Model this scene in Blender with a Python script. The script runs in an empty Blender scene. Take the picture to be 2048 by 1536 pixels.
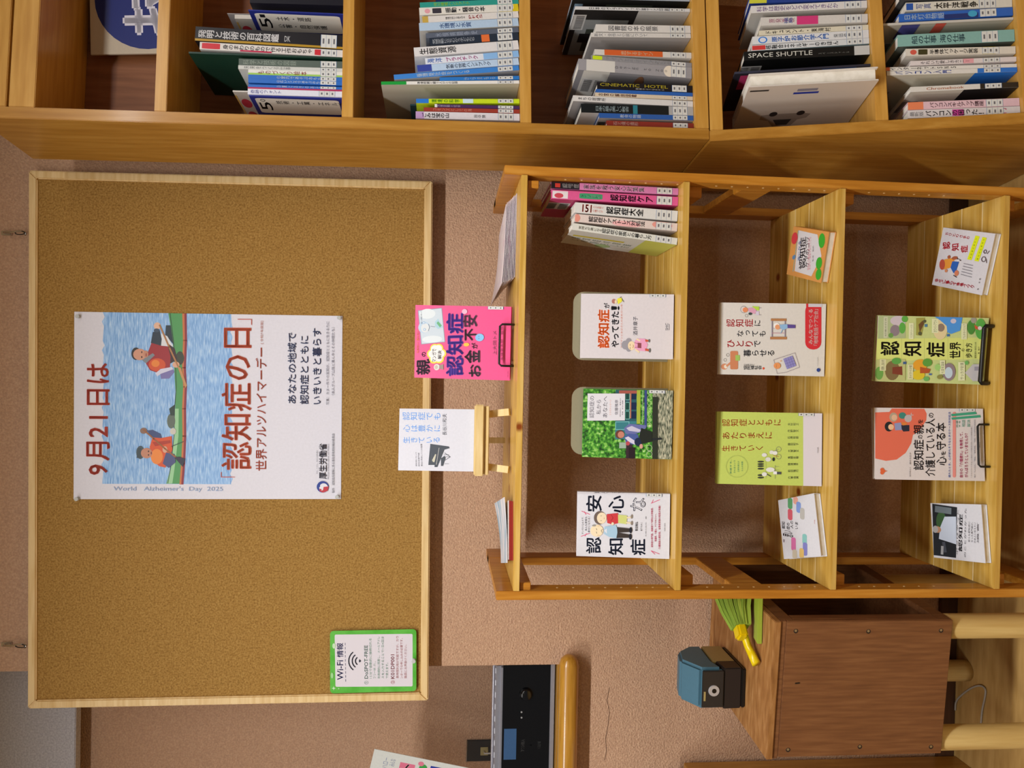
import bpy, bmesh, math, random
from mathutils import Vector, Matrix
random.seed(7)
S = bpy.context.scene
COL = S.collection
pi = math.pi

# ------------------------------------------------------------------ camera (the photograph was taken with the camera turned on its side)
CAMZ = 1.30
C0 = Vector((0, 0, CAMZ))
FPX = 1522.9
_yaw, _pit, _rol = -0.0108, -0.0862, 0.0191
FW = Vector((math.sin(_yaw)*math.cos(_pit), math.cos(_yaw)*math.cos(_pit), math.sin(_pit)))
_R0 = Vector((math.cos(_yaw), -math.sin(_yaw), 0)); _U0 = _R0.cross(FW)
RT = math.cos(_rol)*_R0 + math.sin(_rol)*_U0
UP = -math.sin(_rol)*_R0 + math.cos(_rol)*_U0
cd = bpy.data.cameras.new('camera'); cam = bpy.data.objects.new('camera', cd); COL.objects.link(cam)
cd.sensor_fit = 'HORIZONTAL'; cd.sensor_width = 36; cd.lens = FPX/2048*36; cd.clip_start = .02
cx_, cy_, cz_ = -UP, RT, -FW
cam.matrix_world = Matrix(((cx_.x, cy_.x, cz_.x, C0.x), (cx_.y, cy_.y, cz_.y, C0.y), (cx_.z, cy_.z, cz_.z, C0.z), (0, 0, 0, 1)))
S.camera = cam

# ------------------------------------------------------------------ world, lights, exposure
w = bpy.data.worlds.new('world'); S.world = w; w.use_nodes = True
w.node_tree.nodes['Background'].inputs[0].default_value = (1.0, .95, .92, 1)
w.node_tree.nodes['Background'].inputs[1].default_value = .10
S.view_settings.view_transform = 'Standard'; S.view_settings.look = 'None'
S.view_settings.exposure = 0.24; S.view_settings.gamma = 1; S.view_settings.use_curve_mapping = False
LAMPS = [(-.25, .25, 2.47, 32), (1.1, .25, 2.47, 15), (-1.7, .25, 2.47, 27), (-.25, -1.7, 2.47, 5)]  # last entry is an unseen lamp added behind the camera for fill
for lx, ly, lz, pw in LAMPS:
    ld = bpy.data.lights.new('tube_light', 'AREA'); ld.shape = 'RECTANGLE'; ld.size = 1.15; ld.size_y = .09
    ld.energy = pw; ld.color = (.965, .975, 1.0)
    lo = bpy.data.objects.new('tube_light', ld); COL.objects.link(lo); lo.location = (lx, ly, lz-.01)

# ------------------------------------------------------------------ helpers
def tag(o, label=None, cat=None, group=None, kind=None):
    if label: o['label'] = label
    if cat: o['category'] = cat
    if group: o['group'] = group
    if kind: o['kind'] = kind
    return o
def thing(name, label, cat, M=None, group=None):
    o = bpy.data.objects.new(name, None); COL.objects.link(o); o.empty_display_size = .03
    o.matrix_world = M if M is not None else Matrix()
    return tag(o, label, cat, group)
def lin(c):
    if isinstance(c, str):
        c = c.lstrip('#'); c = [int(c[i:i+2], 16)/255 for i in (0, 2, 4)]
    return tuple((v/12.92 if v <= .04045 else ((v+.055)/1.055)**2.4) for v in c[:3]) + (1,)
def ray(px, py): return FW + (1024-px)/FPX*UP + (768-py)/FPX*RT
def at_y(px, py, Y): r = ray(px, py); return C0 + r*(Y/r.y)
def at_z(px, py, Z): r = ray(px, py); return C0 + r*((Z-CAMZ)/r.z)
def hit(px, py, O, n): r = ray(px, py); return C0 + r*((O-C0).dot(n)/r.dot(n))
def mat4(O, ex, ey, ez):
    return Matrix(((ex.x, ey.x, ez.x, O.x), (ex.y, ey.y, ez.y, O.y), (ex.z, ey.z, ez.z, O.z), (0, 0, 0, 1)))

MC = {}
def plain(name, col, rough=.6, metal=0, bump=0, bscale=200, spec=.4, emit=0, alpha=1, trans=0):
    if name in MC: return MC[name]
    m = bpy.data.materials.new(name); m.use_nodes = True; nt = m.node_tree; b = nt.nodes['Principled BSDF']
    b.inputs['Base Color'].default_value = lin(col); b.inputs['Roughness'].default_value = rough
    b.inputs['Metallic'].default_value = metal; b.inputs['Specular IOR Level'].default_value = spec
    b.inputs['Transmission Weight'].default_value = trans; b.inputs['Alpha'].default_value = alpha
    if emit: b.inputs['Emission Color'].default_value = lin(col); b.inputs['Emission Strength'].default_value = emit
    tc = nt.nodes.new('ShaderNodeTexCoord'); n = nt.nodes.new('ShaderNodeTexNoise'); n.inputs['Scale'].default_value = bscale
    nt.links.new(tc.outputs['Object'], n.inputs['Vector'])
    mx = nt.nodes.new('ShaderNodeMixRGB'); mx.blend_type = 'MULTIPLY'; mx.inputs[0].default_value = .12
    mx.inputs[1].default_value = lin(col); nt.links.new(n.outputs['Fac'], mx.inputs[2]); nt.links.new(mx.outputs[0], b.inputs['Base Color'])
    if bump:
        bp = nt.nodes.new('ShaderNodeBump'); bp.inputs['Strength'].default_value = bump; bp.inputs['Distance'].default_value = .002
        nt.links.new(n.outputs['Fac'], bp.inputs['Height']); nt.links.new(bp.outputs[0], b.inputs['Normal'])
    MC[name] = m; return m
def noisemat(name, stops, scale=(1, 1, 1), nscale=5, detail=4, rough=.6, spec=.4, bump=0, bdist=.002, bscale=None, knots=None, dist=0, coat=0, rbl=0):
    """procedural two or three tone material from stretched noise (wood, stucco, cork, water)"""
    if name in MC: return MC[name]
    m = bpy.data.materials.new(name); m.use_nodes = True; nt = m.node_tree; b = nt.nodes['Principled BSDF']; L = nt.links.new
    b.inputs['Roughness'].default_value = rough; b.inputs['Specular IOR Level'].default_value = spec; b.inputs['Coat Weight'].default_value = coat
    b.inputs['Coat Roughness'].default_value = .15
    tc = nt.nodes.new('ShaderNodeTexCoord'); mp = nt.nodes.new('ShaderNodeMapping'); mp.inputs['Scale'].default_value = scale
    oi = nt.nodes.new('ShaderNodeObjectInfo'); vm = nt.nodes.new('ShaderNodeVectorMath'); vm.operation = 'SCALE'; vm.inputs[0].default_value = (7, 13, 5)
    L(oi.outputs['Random'], vm.inputs['Scale']); va = nt.nodes.new('ShaderNodeVectorMath'); va.operation = 'ADD'
    L(tc.outputs['Object'], va.inputs[0]); L(vm.outputs[0], va.inputs[1]); L(va.outputs[0], mp.inputs['Vector'])
    n = nt.nodes.new('ShaderNodeTexNoise'); n.inputs['Scale'].default_value = nscale; n.inputs['Detail'].default_value = detail; n.inputs['Distortion'].default_value = dist
    L(mp.outputs[0], n.inputs['Vector'])
    r = nt.nodes.new('ShaderNodeValToRGB'); e = r.color_ramp.elements
    e[0].position = stops[0][0]; e[0].color = lin(stops[0][1]); e[1].position = stops[-1][0]; e[1].color = lin(stops[-1][1])
    for p, c in stops[1:-1]: k = e.new(p); k.color = lin(c)
    L(n.outputs['Fac'], r.inputs[0]); out = r.outputs[0]
    if knots:
        v = nt.nodes.new('ShaderNodeTexVoronoi'); v.inputs['Scale'].default_value = knots[1]; L(va.outputs[0], v.inputs['Vector'])
        kr = nt.nodes.new('ShaderNodeValToRGB'); kr.color_ramp.elements[0].position = knots[2]*.5; kr.color_ramp.elements[0].color = lin(knots[0])
        kr.color_ramp.elements[1].position = knots[2]; kr.color_ramp.elements[1].color = (1, 1, 1, 1)
        L(v.outputs['Distance'], kr.inputs[0]); mx = nt.nodes.new('ShaderNodeMixRGB'); mx.blend_type = 'MULTIPLY'; mx.inputs[0].default_value = 1
        L(out, mx.inputs[1]); L(kr.outputs[0], mx.inputs[2]); out = mx.outputs[0]
    if rbl:
        mr = nt.nodes.new('ShaderNodeMapRange'); mr.inputs['To Min'].default_value = 1-rbl; mr.inputs['To Max'].default_value = 1+rbl*.4; L(oi.outputs['Random'], mr.inputs['Value'])
        mm = nt.nodes.new('ShaderNodeVectorMath'); mm.operation = 'SCALE'; L(out, mm.inputs[0]); L(mr.outputs[0], mm.inputs['Scale']); out = mm.outputs[0]
    L(out, b.inputs['Base Color'])
    if bump:
        n2 = n
        if bscale:
            n2 = nt.nodes.new('ShaderNodeTexNoise'); n2.inputs['Scale'].default_value = bscale; n2.inputs['Detail'].default_value = 3; L(tc.outputs['Object'], n2.inputs['Vector'])
        bp = nt.nodes.new('ShaderNodeBump'); bp.inputs['Strength'].default_value = bump; bp.inputs['Distance'].default_value = bdist
        L(n2.outputs['Fac'], bp.inputs['Height']); L(bp.outputs[0], b.inputs['Normal'])
    MC[name] = m; return m

WALL = noisemat('wall_stucco', [(.3, '#b69176'), (.5, '#c29c7e'), (.7, '#cea98a')], nscale=240, detail=6, rough=.9, spec=.15, bump=.9, bdist=.004, bscale=230)
CORK = noisemat('cork', [(.3, '#85612f'), (.5, '#9f793f'), (.7, '#b18c4f')], nscale=260, detail=3, rough=.9, spec=.1, bump=.3)
FRAMEW = noisemat('board_frame_wood', [(.3, '#d3ae70'), (.6, '#e4c68e')], scale=(2, 30, 30), nscale=4, rough=.45)
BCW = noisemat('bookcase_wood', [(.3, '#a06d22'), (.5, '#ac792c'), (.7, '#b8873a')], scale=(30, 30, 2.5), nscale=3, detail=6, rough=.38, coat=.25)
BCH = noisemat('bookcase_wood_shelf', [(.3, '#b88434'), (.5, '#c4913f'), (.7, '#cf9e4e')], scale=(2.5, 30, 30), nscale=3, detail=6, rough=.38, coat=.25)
BCB = noisemat('bookcase_back_wood', [(.3, '#7c4a26'), (.7, '#97603a')], scale=(30, 30, 2.5), nscale=3, detail=6, rough=.5)
PINE = noisemat('pine_board', [(.3, '#b98d38'), (.5, '#cda24a'), (.7, '#dab566')], scale=(2, 34, 34), nscale=3, detail=6, rough=.4, knots=('#a05c28', 7, .09), coat=.2, rbl=.14)
PINEV = noisemat('pine_post', [(.3, '#a96a1a'), (.5, '#b97a24'), (.7, '#c98e38')], scale=(34, 34, 2), nscale=3, detail=6, rough=.4, knots=('#6a3a1a', 6, .07), coat=.2)
BOXW = noisemat('plywood_panel', [(.3, '#6a4226'), (.5, '#774c2c'), (.7, '#835734')], scale=(40, 40, 3), nscale=4, detail=7, rough=.5)
BOXT = noisemat('box_top_wood', [(.3, '#85572a'), (.5, '#9a6a38'), (.7, '#b08250')], scale=(6, 30, 30), nscale=3, detail=7, rough=.55)
LEGW = noisemat('leg_wood', [(.3, '#c9a763'), (.7, '#dcc07e')], scale=(30, 30, 2), nscale=3, rough=.4, coat=.3)
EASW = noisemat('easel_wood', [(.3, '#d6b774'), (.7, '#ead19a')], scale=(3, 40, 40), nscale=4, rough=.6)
SILLW = noisemat('sill_wood', [(.3, '#a5731f'), (.7, '#c08c34')], scale=(3, 40, 40), nscale=4, rough=.3, coat=.5)
FLOORW = noisemat('floor_wood', [(.3, '#b48c4c'), (.7, '#cfa866')], scale=(3, 20, 20), nscale=3, rough=.5)
DARKW = noisemat('baseboard_wood', [(.3, '#4a3120'), (.7, '#5c3e2a')], scale=(2, 30, 30), nscale=3, rough=.6)
GREYP = noisemat('grey_wallpaper', [(.35, '#b0b0b8'), (.65, '#c8c8ce')], scale=(1, 1, 1), nscale=220, detail=2, rough=.8, bump=.5)
PAGES = noisemat('page_edges', [(.4, '#e0dacc'), (.6, '#ebe6da')], scale=(1, 1, 1), nscale=60, rough=.85, spec=.1)
BLACK = plain('black_wire', '#15120f', .35); CHROME = plain('chrome', '#d8d8d8', .15, 1)
CEIL = plain('ceiling_paint', '#dcd8cc', .9)

class MB:
    def __init__(s): s.bm = bmesh.new()
    def box(s, a, b, M=None):
        vs = [s.bm.verts.new(Vector((x, y, z))) for x in (a[0], b[0]) for y in (a[1], b[1]) for z in (a[2], b[2])]
        for f in ((0, 1, 3, 2), (4, 6, 7, 5), (0, 4, 5, 1), (2, 3, 7, 6), (0, 2, 6, 4), (1, 5, 7, 3)): s.bm.faces.new([vs[i] for i in f])
        if M is not None:
            for v in vs: v.co = M @ v.co
        return vs
    def prism(s, pts, y0, y1, M=None):      # pts in x,z ; extruded along y
        n = len(pts); a = [s.bm.verts.new((p[0], y0, p[1])) for p in pts]; b = [s.bm.verts.new((p[0], y1, p[1])) for p in pts]
        s.bm.faces.new(a); s.bm.faces.new(b[::-1])
        for i in range(n): s.bm.faces.new((a[i], b[i], b[(i+1) % n], a[(i+1) % n]))
        if M is not None:
            for v in a+b: v.co = M @ v.co
    def prismx(s, pts, x0, x1):             # pts in y,z ; extruded along x
        n = len(pts); a = [s.bm.verts.new((x0, p[0], p[1])) for p in pts]; b = [s.bm.verts.new((x1, p[0], p[1])) for p in pts]
        s.bm.faces.new(a); s.bm.faces.new(b[::-1])
        for i in range(n): s.bm.faces.new((a[i], b[i], b[(i+1) % n], a[(i+1) % n]))
    def tube(s, pts, r, seg=8, r2=None):
        pts = [Vector(p) for p in pts]; rings = []; n = len(pts); prev = None
        for i, p in enumerate(pts):
            t = (pts[min(i+1, n-1)]-pts[max(i-1, 0)]).normalized()
            if prev is None: u = t.orthogonal().normalized()
            else: u = (prev - t*prev.dot(t)).normalized()
            prev = u; v = t.cross(u); rr = r if r2 is None else r+(r2-r)*i/(n-1)
            rings.append([s.bm.verts.new(p+(u*math.cos(2*pi*k/seg)+v*math.sin(2*pi*k/seg))*rr) for k in range(seg)])
        for a, b in zip(rings, rings[1:]):
            for k in range(seg): s.bm.faces.new((a[k], a[(k+1) % seg], b[(k+1) % seg], b[k]))
        s.bm.faces.new(rings[0][::-1]); s.bm.faces.new(rings[-1])
    def build(s, name, m, parent=None, bevel=0, smooth=False, M=None):
        bmesh.ops.recalc_face_normals(s.bm, faces=s.bm.faces)
        if bevel:
            bmesh.ops.bevel(s.bm, geom=[e for e in s.bm.edges if len(e.link_faces) == 2 and e.calc_face_angle(0) > .5], offset=bevel, segments=2, affect='EDGES', clamp_overlap=True)
        me = bpy.data.meshes.new(name); s.bm.to_mesh(me); s.bm.free()
        if smooth:
            for p in me.polygons: p.use_smooth = True
        me.materials.append(m); o = bpy.data.objects.new(name, me); COL.objects.link(o)
        if parent is not None: o.parent = parent
        if M is not None: o.matrix_local = M
        return o
def boxo(name, a, b, m, parent=None, bevel=0):
    k = MB(); k.box(a, b); return k.build(name, m, parent, bevel)
def meshcopy(o, parent, loc=None, M=None):
    c = o.copy(); COL.objects.link(c); c.parent = parent
    if M is not None: c.matrix_local = M
    elif loc is not None: c.location = loc
    return c

# flat print: coloured polygons and lettering gathered in one mesh (face colours in a colour attribute)
def printmat(name='ink_on_paper', rough=.45, coat=0):
    if name in MC: return MC[name]
    m = bpy.data.materials.new(name); m.use_nodes = True; nt = m.node_tree; b = nt.nodes['Principled BSDF']
    a = nt.nodes.new('ShaderNodeAttribute'); a.attribute_name = 'ink'; nt.links.new(a.outputs['Color'], b.inputs['Base Color'])
    b.inputs['Roughness'].default_value = rough; b.inputs['Specular IOR Level'].default_value = .35; b.inputs['Coat Weight'].default_value = coat; b.inputs['Coat Roughness'].default_value = .12
    MC[name] = m; return m
INK = printmat(); INKG = printmat('ink_on_glossy_cover', .3, .5)
WATER = noisemat('printed_water', [(.34, '#6f9fd6'), (.5, '#8db8e6'), (.62, '#a8cbee'), (.75, '#c6def4')], scale=(4, 1, 30), nscale=12, detail=6, rough=.45)
LEAFM = noisemat('printed_leaves', [(.35, '#1d3d18'), (.5, '#3f8a2a'), (.62, '#7fbf4a'), (.75, '#c9d8a8')], scale=(1, 1, 1), nscale=160, detail=5, rough=.4)
PATHM = noisemat('printed_path', [(.35, '#3b3f30'), (.5, '#8b8f78'), (.65, '#c8c0a4')], scale=(40, 1, 160), nscale=3, detail=4, rough=.4)

_gc = {}
def glyphs(txt, bold, latin=False):
    k = (txt, bold)
    if k in _gc: return _gc[k]
    c = bpy.data.curves.new('tmp', 'FONT'); c.body = txt; c.resolution_u = 2; c.offset = min(bold, 0)
    o = bpy.data.objects.new('tmp', c); COL.objects.link(o); me = bpy.data.meshes.new_from_object(o)
    vs = [(v.co.x, v.co.y) for v in me.vertices]; fs = [tuple(p.vertices) for p in me.polygons]
    bpy.data.objects.remove(o); bpy.data.curves.remove(c); bpy.data.meshes.remove(me)
    _gc[k] = (vs, fs); return _gc[k]
def layout(txt, bold, vert):
    V_, F_ = layout0(txt, bold, vert)
    if bold > 0 and V_:                     # heavier strokes: the same lettering laid over itself, shifted a hair
        d = min(bold, .05)*.62; n = len(V_); base = list(V_); fb = list(F_)
        for i, (dx, dy) in enumerate(((d, 0), (-d, 0), (0, d), (0, -d))):
            V_ = V_+[(x+dx, y+dy) for x, y in base]; F_ = F_+[tuple(q+n*(i+1) for q in f) for f in fb]
    return V_, F_
def layout0(txt, bold, vert):
    """returns verts, faces of a text, lines split by newline; vertical text runs down, columns right to left"""
    V_, F_ = [], []
    latin = all(ord(ch) < 0x250 for ch in txt)
    if latin and not vert:
        for li, line in enumerate(txt.split('\n')):
            v, f = glyphs(line, bold); n = len(V_); V_ += [(x, y-li*1.3) for x, y in v]; F_ += [tuple(i+n for i in p) for p in f]
        return V_, F_
    for li, line in enumerate(txt.split('\n')):
        pos = 0
        for ch in line:
            half = ord(ch) < 0x250 and not vert
            if ch not in ' 　':
                v, f = glyphs(ch, bold); n = len(V_)
                if vert:
                    if ch in 'ー～―…（）「」()-': v = [(y+.12, .74-x) for x, y in v]
                    if ch in '。、っゃゅょッャュョ': v = [(x+.12, y+.1) for x, y in v]
                    V_ += [(x-li*1.45, y-pos) for x, y in v]
                else: V_ += [(x+pos, y-li*1.4) for x, y in v]
                F_ += [tuple(i+n for i in p) for p in f]
            pos += .62 if half else (1.0 if ch != ' ' else .5)
    return V_, F_

def homog(src, dst):
    import itertools
    A = []; B = []
    for (x, y), (u, v) in zip(src, dst):
        A.append([x, y, 1, 0, 0, 0, -u*x, -u*y]); B.append(u); A.append([0, 0, 0, x, y, 1, -v*x, -v*y]); B.append(v)
    n = 8
    for i in range(n):
        p = max(range(i, n), key=lambda r: abs(A[r][i])); A[i], A[p] = A[p], A[i]; B[i], B[p] = B[p], B[i]
        for r in range(n):
            if r != i:
                k = A[r][i]/A[i][i]; A[r] = [a-k*b for a, b in zip(A[r], A[i])]; B[r] -= k*B[i]
    h = [B[i]/A[i][i] for i in range(n)]
    return lambda x, y: ((h[0]*x+h[1]*y+h[2])/(h[6]*x+h[7]*y+1), (h[3]*x+h[4]*y+h[5])/(h[6]*x+h[7]*y+1))

class Print:
    """flat artwork W x H (x right, z up, facing -y). Optional reading frame: crop origin+scale and the four corners TL TR BR BL of the sheet in photo pixels."""
    def __init__(s, W, H, quad=None, frame=None):
        s.W, s.H = W, H; s.v = []; s.f = []; s.c = []; s.mi = []; s.lay = 0; s.mats = [INK]
        s.hm = homog(quad, [(0, H), (W, H), (W, 0), (0, 0)]) if quad else None
        s.fr = frame or (0, 0, 1)
    def m(s, x, y):
        if s.hm: return s.hm(s.fr[0]+x/s.fr[2], s.fr[1]+y/s.fr[2])
        return (x*s.W, y*s.H)
    def add(s, vs, fs, col, mi=0):
        s.lay += 1; y = -.00012-.00003*s.lay; n = len(s.v)
        s.v += [(min(max(a, 0), s.W), y, min(max(b, 0), s.H)) for a, b in vs]; c = lin(col)
        for f in fs: s.f.append(tuple(i+n for i in f)); s.c.append(c); s.mi.append(mi)
    def poly(s, pts, col, mat=None):
        p = [s.m(*q) for q in pts]; mi = 0
        if mat is not None:
            if mat not in s.mats: s.mats.append(mat)
            mi = s.mats.index(mat)
        s.add(p, [tuple(range(len(p)))], col, mi)
    def rect(s, x0, y0, x1, y1, col, mat=None): s.poly([(x0, y0), (x0, y1), (x1, y1), (x1, y0)], col, mat)
    def ell(s, cx, cy, rx, ry, col, n=18, a=0):
        s.poly([(cx+rx*math.cos(t)*math.cos(a)-ry*math.sin(t)*math.sin(a), cy+rx*math.cos(t)*math.sin(a)+ry*math.sin(t)*math.cos(a)) for t in [2*pi*i/n for i in range(n)]], col)
    def rrect(s, x0, y0, x1, y1, r, col):
        pts = []
        for cx, cy, a0 in ((x1-r, y1-r, 0), (x0+r, y1-r, 90), (x0+r, y0+r, 180), (x1-r, y0+r, 270)):
            for k in range(5): a = math.radians(a0+k*22.5); pts.append((cx+r*math.cos(a), cy+r*math.sin(a)))
        s.poly(pts, col)
    def line(s, pts, wd, col):           # wd in reading units
        s.lay += 1; y = -.00012-.00003*s.lay; c = lin(col)
        for (x0, y0), (x1, y1) in zip(pts, pts[1:]):
            d = math.hypot(x1-x0, y1-y0) or 1; nx, ny = -(y1-y0)/d*wd/2, (x1-x0)/d*wd/2; ex, ey = (x1-x0)/d*wd*.3, (y1-y0)/d*wd*.3
            n = len(s.v)
            for q in ((x0+nx-ex, y0+ny-ey), (x1+nx+ex, y1+ny+ey), (x1-nx+ex, y1-ny+ey), (x0-nx-ex, y0-ny-ey)):
                a, b = s.m(*q); s.v.append((min(max(a, 0), s.W), y, min(max(b, 0), s.H)))
            s.f.append((n, n+1, n+2, n+3)); s.c.append(c); s.mi.append(0)
    def outl(s, pts, wd, col): s.line(pts+[pts[0]], wd, col)
    def text(s, x0, y0, x1, y1, txt, col, bold=0, vert=False, rot=0):
        """box in reading units (photo pixels when a frame is given, else fractions); lettering is fitted to it. rot=90: text runs down the sheet"""
        if s.hm:
            c = [s.m(x0, y1), s.m(x0, y0), s.m(x1, y0), s.m(x1, y1)]      # TL TR BR BL in sheet space
        else: c = [(x0*s.W, y1*s.H), (x1*s.W, y1*s.H), (x1*s.W, y0*s.H), (x0*s.W, y0*s.H)]
        if rot == 90: c = [c[1], c[2], c[3], c[0]]
        V_, F_ = layout(txt, bold, vert)
        if not V_: return
        a0 = min(v[0] for v in V_); a1 = max(v[0] for v in V_); b0 = min(v[1] for v in V_); b1 = max(v[1] for v in V_)
        out = []
        for x, y in V_:
            u = (x-a0)/max(a1-a0, 1e-6); t = (b1-y)/max(b1-b0, 1e-6)
            top = (c[0][0]+(c[1][0]-c[0][0])*u, c[0][1]+(c[1][1]-c[0][1])*u); bot = (c[3][0]+(c[2][0]-c[3][0])*u, c[3][1]+(c[2][1]-c[3][1])*u)
            out.append((top[0]+(bot[0]-top[0])*t, top[1]+(bot[1]-top[1])*t))
        s.add(out, F_, col)
    def build(s, name, parent, M=None, mat=None):
        me = bpy.data.meshes.new(name); me.from_pydata(s.v, [], s.f)
        ca = me.color_attributes.new('ink', 'FLOAT_COLOR', 'CORNER'); i = 0; buf = []
        for p in me.polygons: buf += list(s.c[p.index])*p.loop_total
        ca.data.foreach_set('color', buf)
        if mat is not None: s.mats[0] = mat
        for m in s.mats: me.materials.append(m)
        me.polygons.foreach_set('material_index', s.mi)
        o = bpy.data.objects.new(name, me); COL.objects.link(o); o.parent = parent
        if M is not None: o.matrix_local = M
        return o

# ------------------------------------------------------------------ the room
WY = 1.826                                   # plane of the back wall
xo = at_y(1100, 1329, WY).x                  # right side of the recess on the left
sill_t = at_y(1114, 1400, WY).z
AD = .30                                     # depth of the recess
k = MB()
k.box((xo, WY, 0), (2.6, WY+.34, 2.57)); k.box((-3.2, WY, 0), (xo, WY+.34, sill_t-.045))
tag(k.build('wall_back', WALL), kind='structure')
tag(boxo('wall_recess', (-3.2, WY+AD, sill_t), (xo, WY+.36, 2.57), WALL), kind='structure')
tag(boxo('floor', (-3.2, -2.6, -.03), (2.6, WY, 0), FLOORW), kind='structure')
tag(boxo('ceiling', (-3.2, -2.6, 2.57), (2.6, WY+.36, 2.60), CEIL), kind='structure')
bz0 = at_y(2008, 1300, WY-.012).z; bz1 = at_y(1958, 1330, WY-.012).z
tag(boxo('baseboard_back', (-3.2, WY-.012, 0), (2.6, WY, .045), DARKW, bevel=.002), kind='structure')
lz = at_y(151, 1470, WY+AD-.07).z
tag(boxo('trim_1', (-3.2, WY+AD-.07, lz), (xo-.001, WY+AD-.04, 2.57), GREYP, bevel=.002), kind='structure')
# sill with rounded nosing
k = MB(); ny0 = WY-.028; zc = (at_y(1117, 1400, ny0).z + at_y(1156, 1400, ny0).z)/2; hr = (at_y(1117, 1400, ny0).z - at_y(1156, 1400, ny0).z)/2
xe = at_y(1135, 1309, ny0).x
k.box((-3.2, WY, zc-hr), (xo, WY+AD, sill_t))
sill = tag(k.build('trim_2', SILLW), kind='structure')
k = MB(); prof = []
pts = [(-3.2, 0)] + [(xe-hr+hr*math.sin(a), 0) for a in (0,)]
k.tube([(-3.2, ny0, zc), (xe-hr, ny0, zc), (xe-hr*.45, ny0, zc), (xe-hr*.15, ny0, zc), (xe, ny0, zc)], hr, 20)
for v in k.bm.verts:
    d = xe-v.co.x
    if d < hr: s_ = math.sqrt(max(0, 1-((hr-d)/hr)**2)); v.co.y = ny0+(v.co.y-ny0)*max(s_, .25); v.co.z = zc+(v.co.z-zc)*max(s_, .25)
k.build('nosing', SILLW, sill, smooth=True)
# hairline crack in the plaster
k = MB(); k.tube([at_y(px, py, WY-.0004) for px, py in ((1219, 1375), (1214, 1400), (1219, 1425), (1216, 1450), (1211, 1478), (1213, 1500), (1209, 1520))], .0005, 4)
cr = k.build('crack', plain('crack_dark', '#4a3020', .9)); cr.parent = bpy.data.objects['wall_back']
# ceiling lamps, with the added fill lamp at the rear
for i, (lx, ly, lz_, pw) in enumerate(LAMPS):
    lab = ['white ceiling tube lamp above the cork board', 'white ceiling tube lamp above the bookcase', 'white ceiling tube lamp above the recess', 'added ceiling fill lamp farther back in the room'][i]
    t = thing('ceiling_lamp', lab, 'lamp', Matrix.Translation((lx, ly, 2.57)), 'ceiling tube lamps')
    boxo('housing', (-.62, -.07, -.05), (.62, .07, 0), CEIL, t, .004)
    k = MB(); k.tube([(-.58, 0, -.064), (.58, 0, -.064)], .014, 12); k.build('tube', plain('tube_glow', '#fff4e2', .5, emit=4), t, smooth=True)

# ------------------------------------------------------------------ cork board on the wall
brot, btilt = .0108, .016
BWD = 1.212; bx, bzb = -.7735, CAMZ+.9275
ex = Vector((math.cos(brot), 0, math.sin(brot))); ez = Vector((-math.sin(brot), btilt, math.cos(brot))).normalized(); ey = ez.cross(ex)
ez = ex.cross(ey).normalized()
MBD = mat4(Vector((bx, 1.7965, bzb)), ex, ey, ez)
bd = thing('cork_board', 'large framed cork notice board hanging on the pink wall', 'notice board', MBD)
# local: x 0..1.2, z 0..-.9, y 0 front of frame (top leans back to the wall)
FW_ = .0185
def frame_piece(name, pts):
    k = MB(); k.prism(pts, 0, .016); return k.build(name, FRAMEW, bd, .0025)
frame_piece('frame_rail', [(0, 0), (BWD, 0), (BWD-FW_, -FW_), (FW_, -FW_)])
frame_piece('frame_rail', [(0, -.9), (FW_, -.9+FW_), (BWD-FW_, -.9+FW_), (BWD, -.9)])
frame_piece('frame_stile', [(0, 0), (FW_, -FW_), (FW_, -.9+FW_), (0, -.9)])
frame_piece('frame_stile', [(BWD, 0), (BWD, -.9), (BWD-FW_, -.9+FW_), (BWD-FW_, -FW_)])
boxo('cork_panel', (FW_-.002, .006, -.9+FW_-.002), (BWD-FW_+.002, .013, -FW_+.002), CORK, bd)
def bd_hit(px, py, y=.0052):
    r = hit(px, py, MBD @ Vector((0, y, 0)), ey); return MBD.inverted() @ r
# two metal hooks the board hangs from
for j, (hp, lab) in enumerate((((8, 465), 'twisted metal hook above the right end of the cork board'), ((8, 1291), 'twisted metal hook above the left end of the cork board'))):
    a = at_y(hp[0], hp[1], WY-.012); b = at_y(hp[0]+46, hp[1]+4, WY-.012)
    t = thing('wall_hook', lab, 'hook', Matrix.Translation(a), 'metal hooks above the cork board')
    L_ = a.z-b.z
    k = MB(); k.tube([(0, .012, .004), (0, 0, 0), (0, -.004, -L_*.35), (.003, -.004, -L_*.55), (.004, -.003, -L_*.8), (0, -.003, -L_), (-.005, -.002, -L_*.93)], .0022, 8); k.build('hook_shank', CHROME, t, smooth=True)
    k = MB(); k.box((-.005, .006, -.012), (.005, .012, .01)); k.build('plate', CHROME, t, .001)
    k = MB(); k.tube([(.004*math.cos(u), -.003+.003*math.sin(u), -L_*.5-.011+.012*math.sin(u)) for u in [i*pi/6 for i in range(13)]], .0011, 6); k.build('chain_link', BLACK, t, smooth=True)

def pin(parent_M, x, z, y0, lab, group):
    t = thing('push_pin', lab, 'pin', parent_M @ Matrix.Translation((x, y0, z)), group)
    cl = plain('clear_plastic', '#d6d8d4', .15, trans=.15)
    k = MB(); k.tube([(0, -.001, 0), (0, -.0025, 0)], .0042, 12); k.tube([(0, -.0025, 0), (0, -.008, 0)], .0028, 12); k.tube([(0, -.008, 0), (0, -.0095, 0)], .0045, 12); k.build('pin_head', cl, t)
    k = MB(); k.tube([(0, 0, 0), (0, -.002, 0)], .0008, 6); k.build('needle', CHROME, t)

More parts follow.
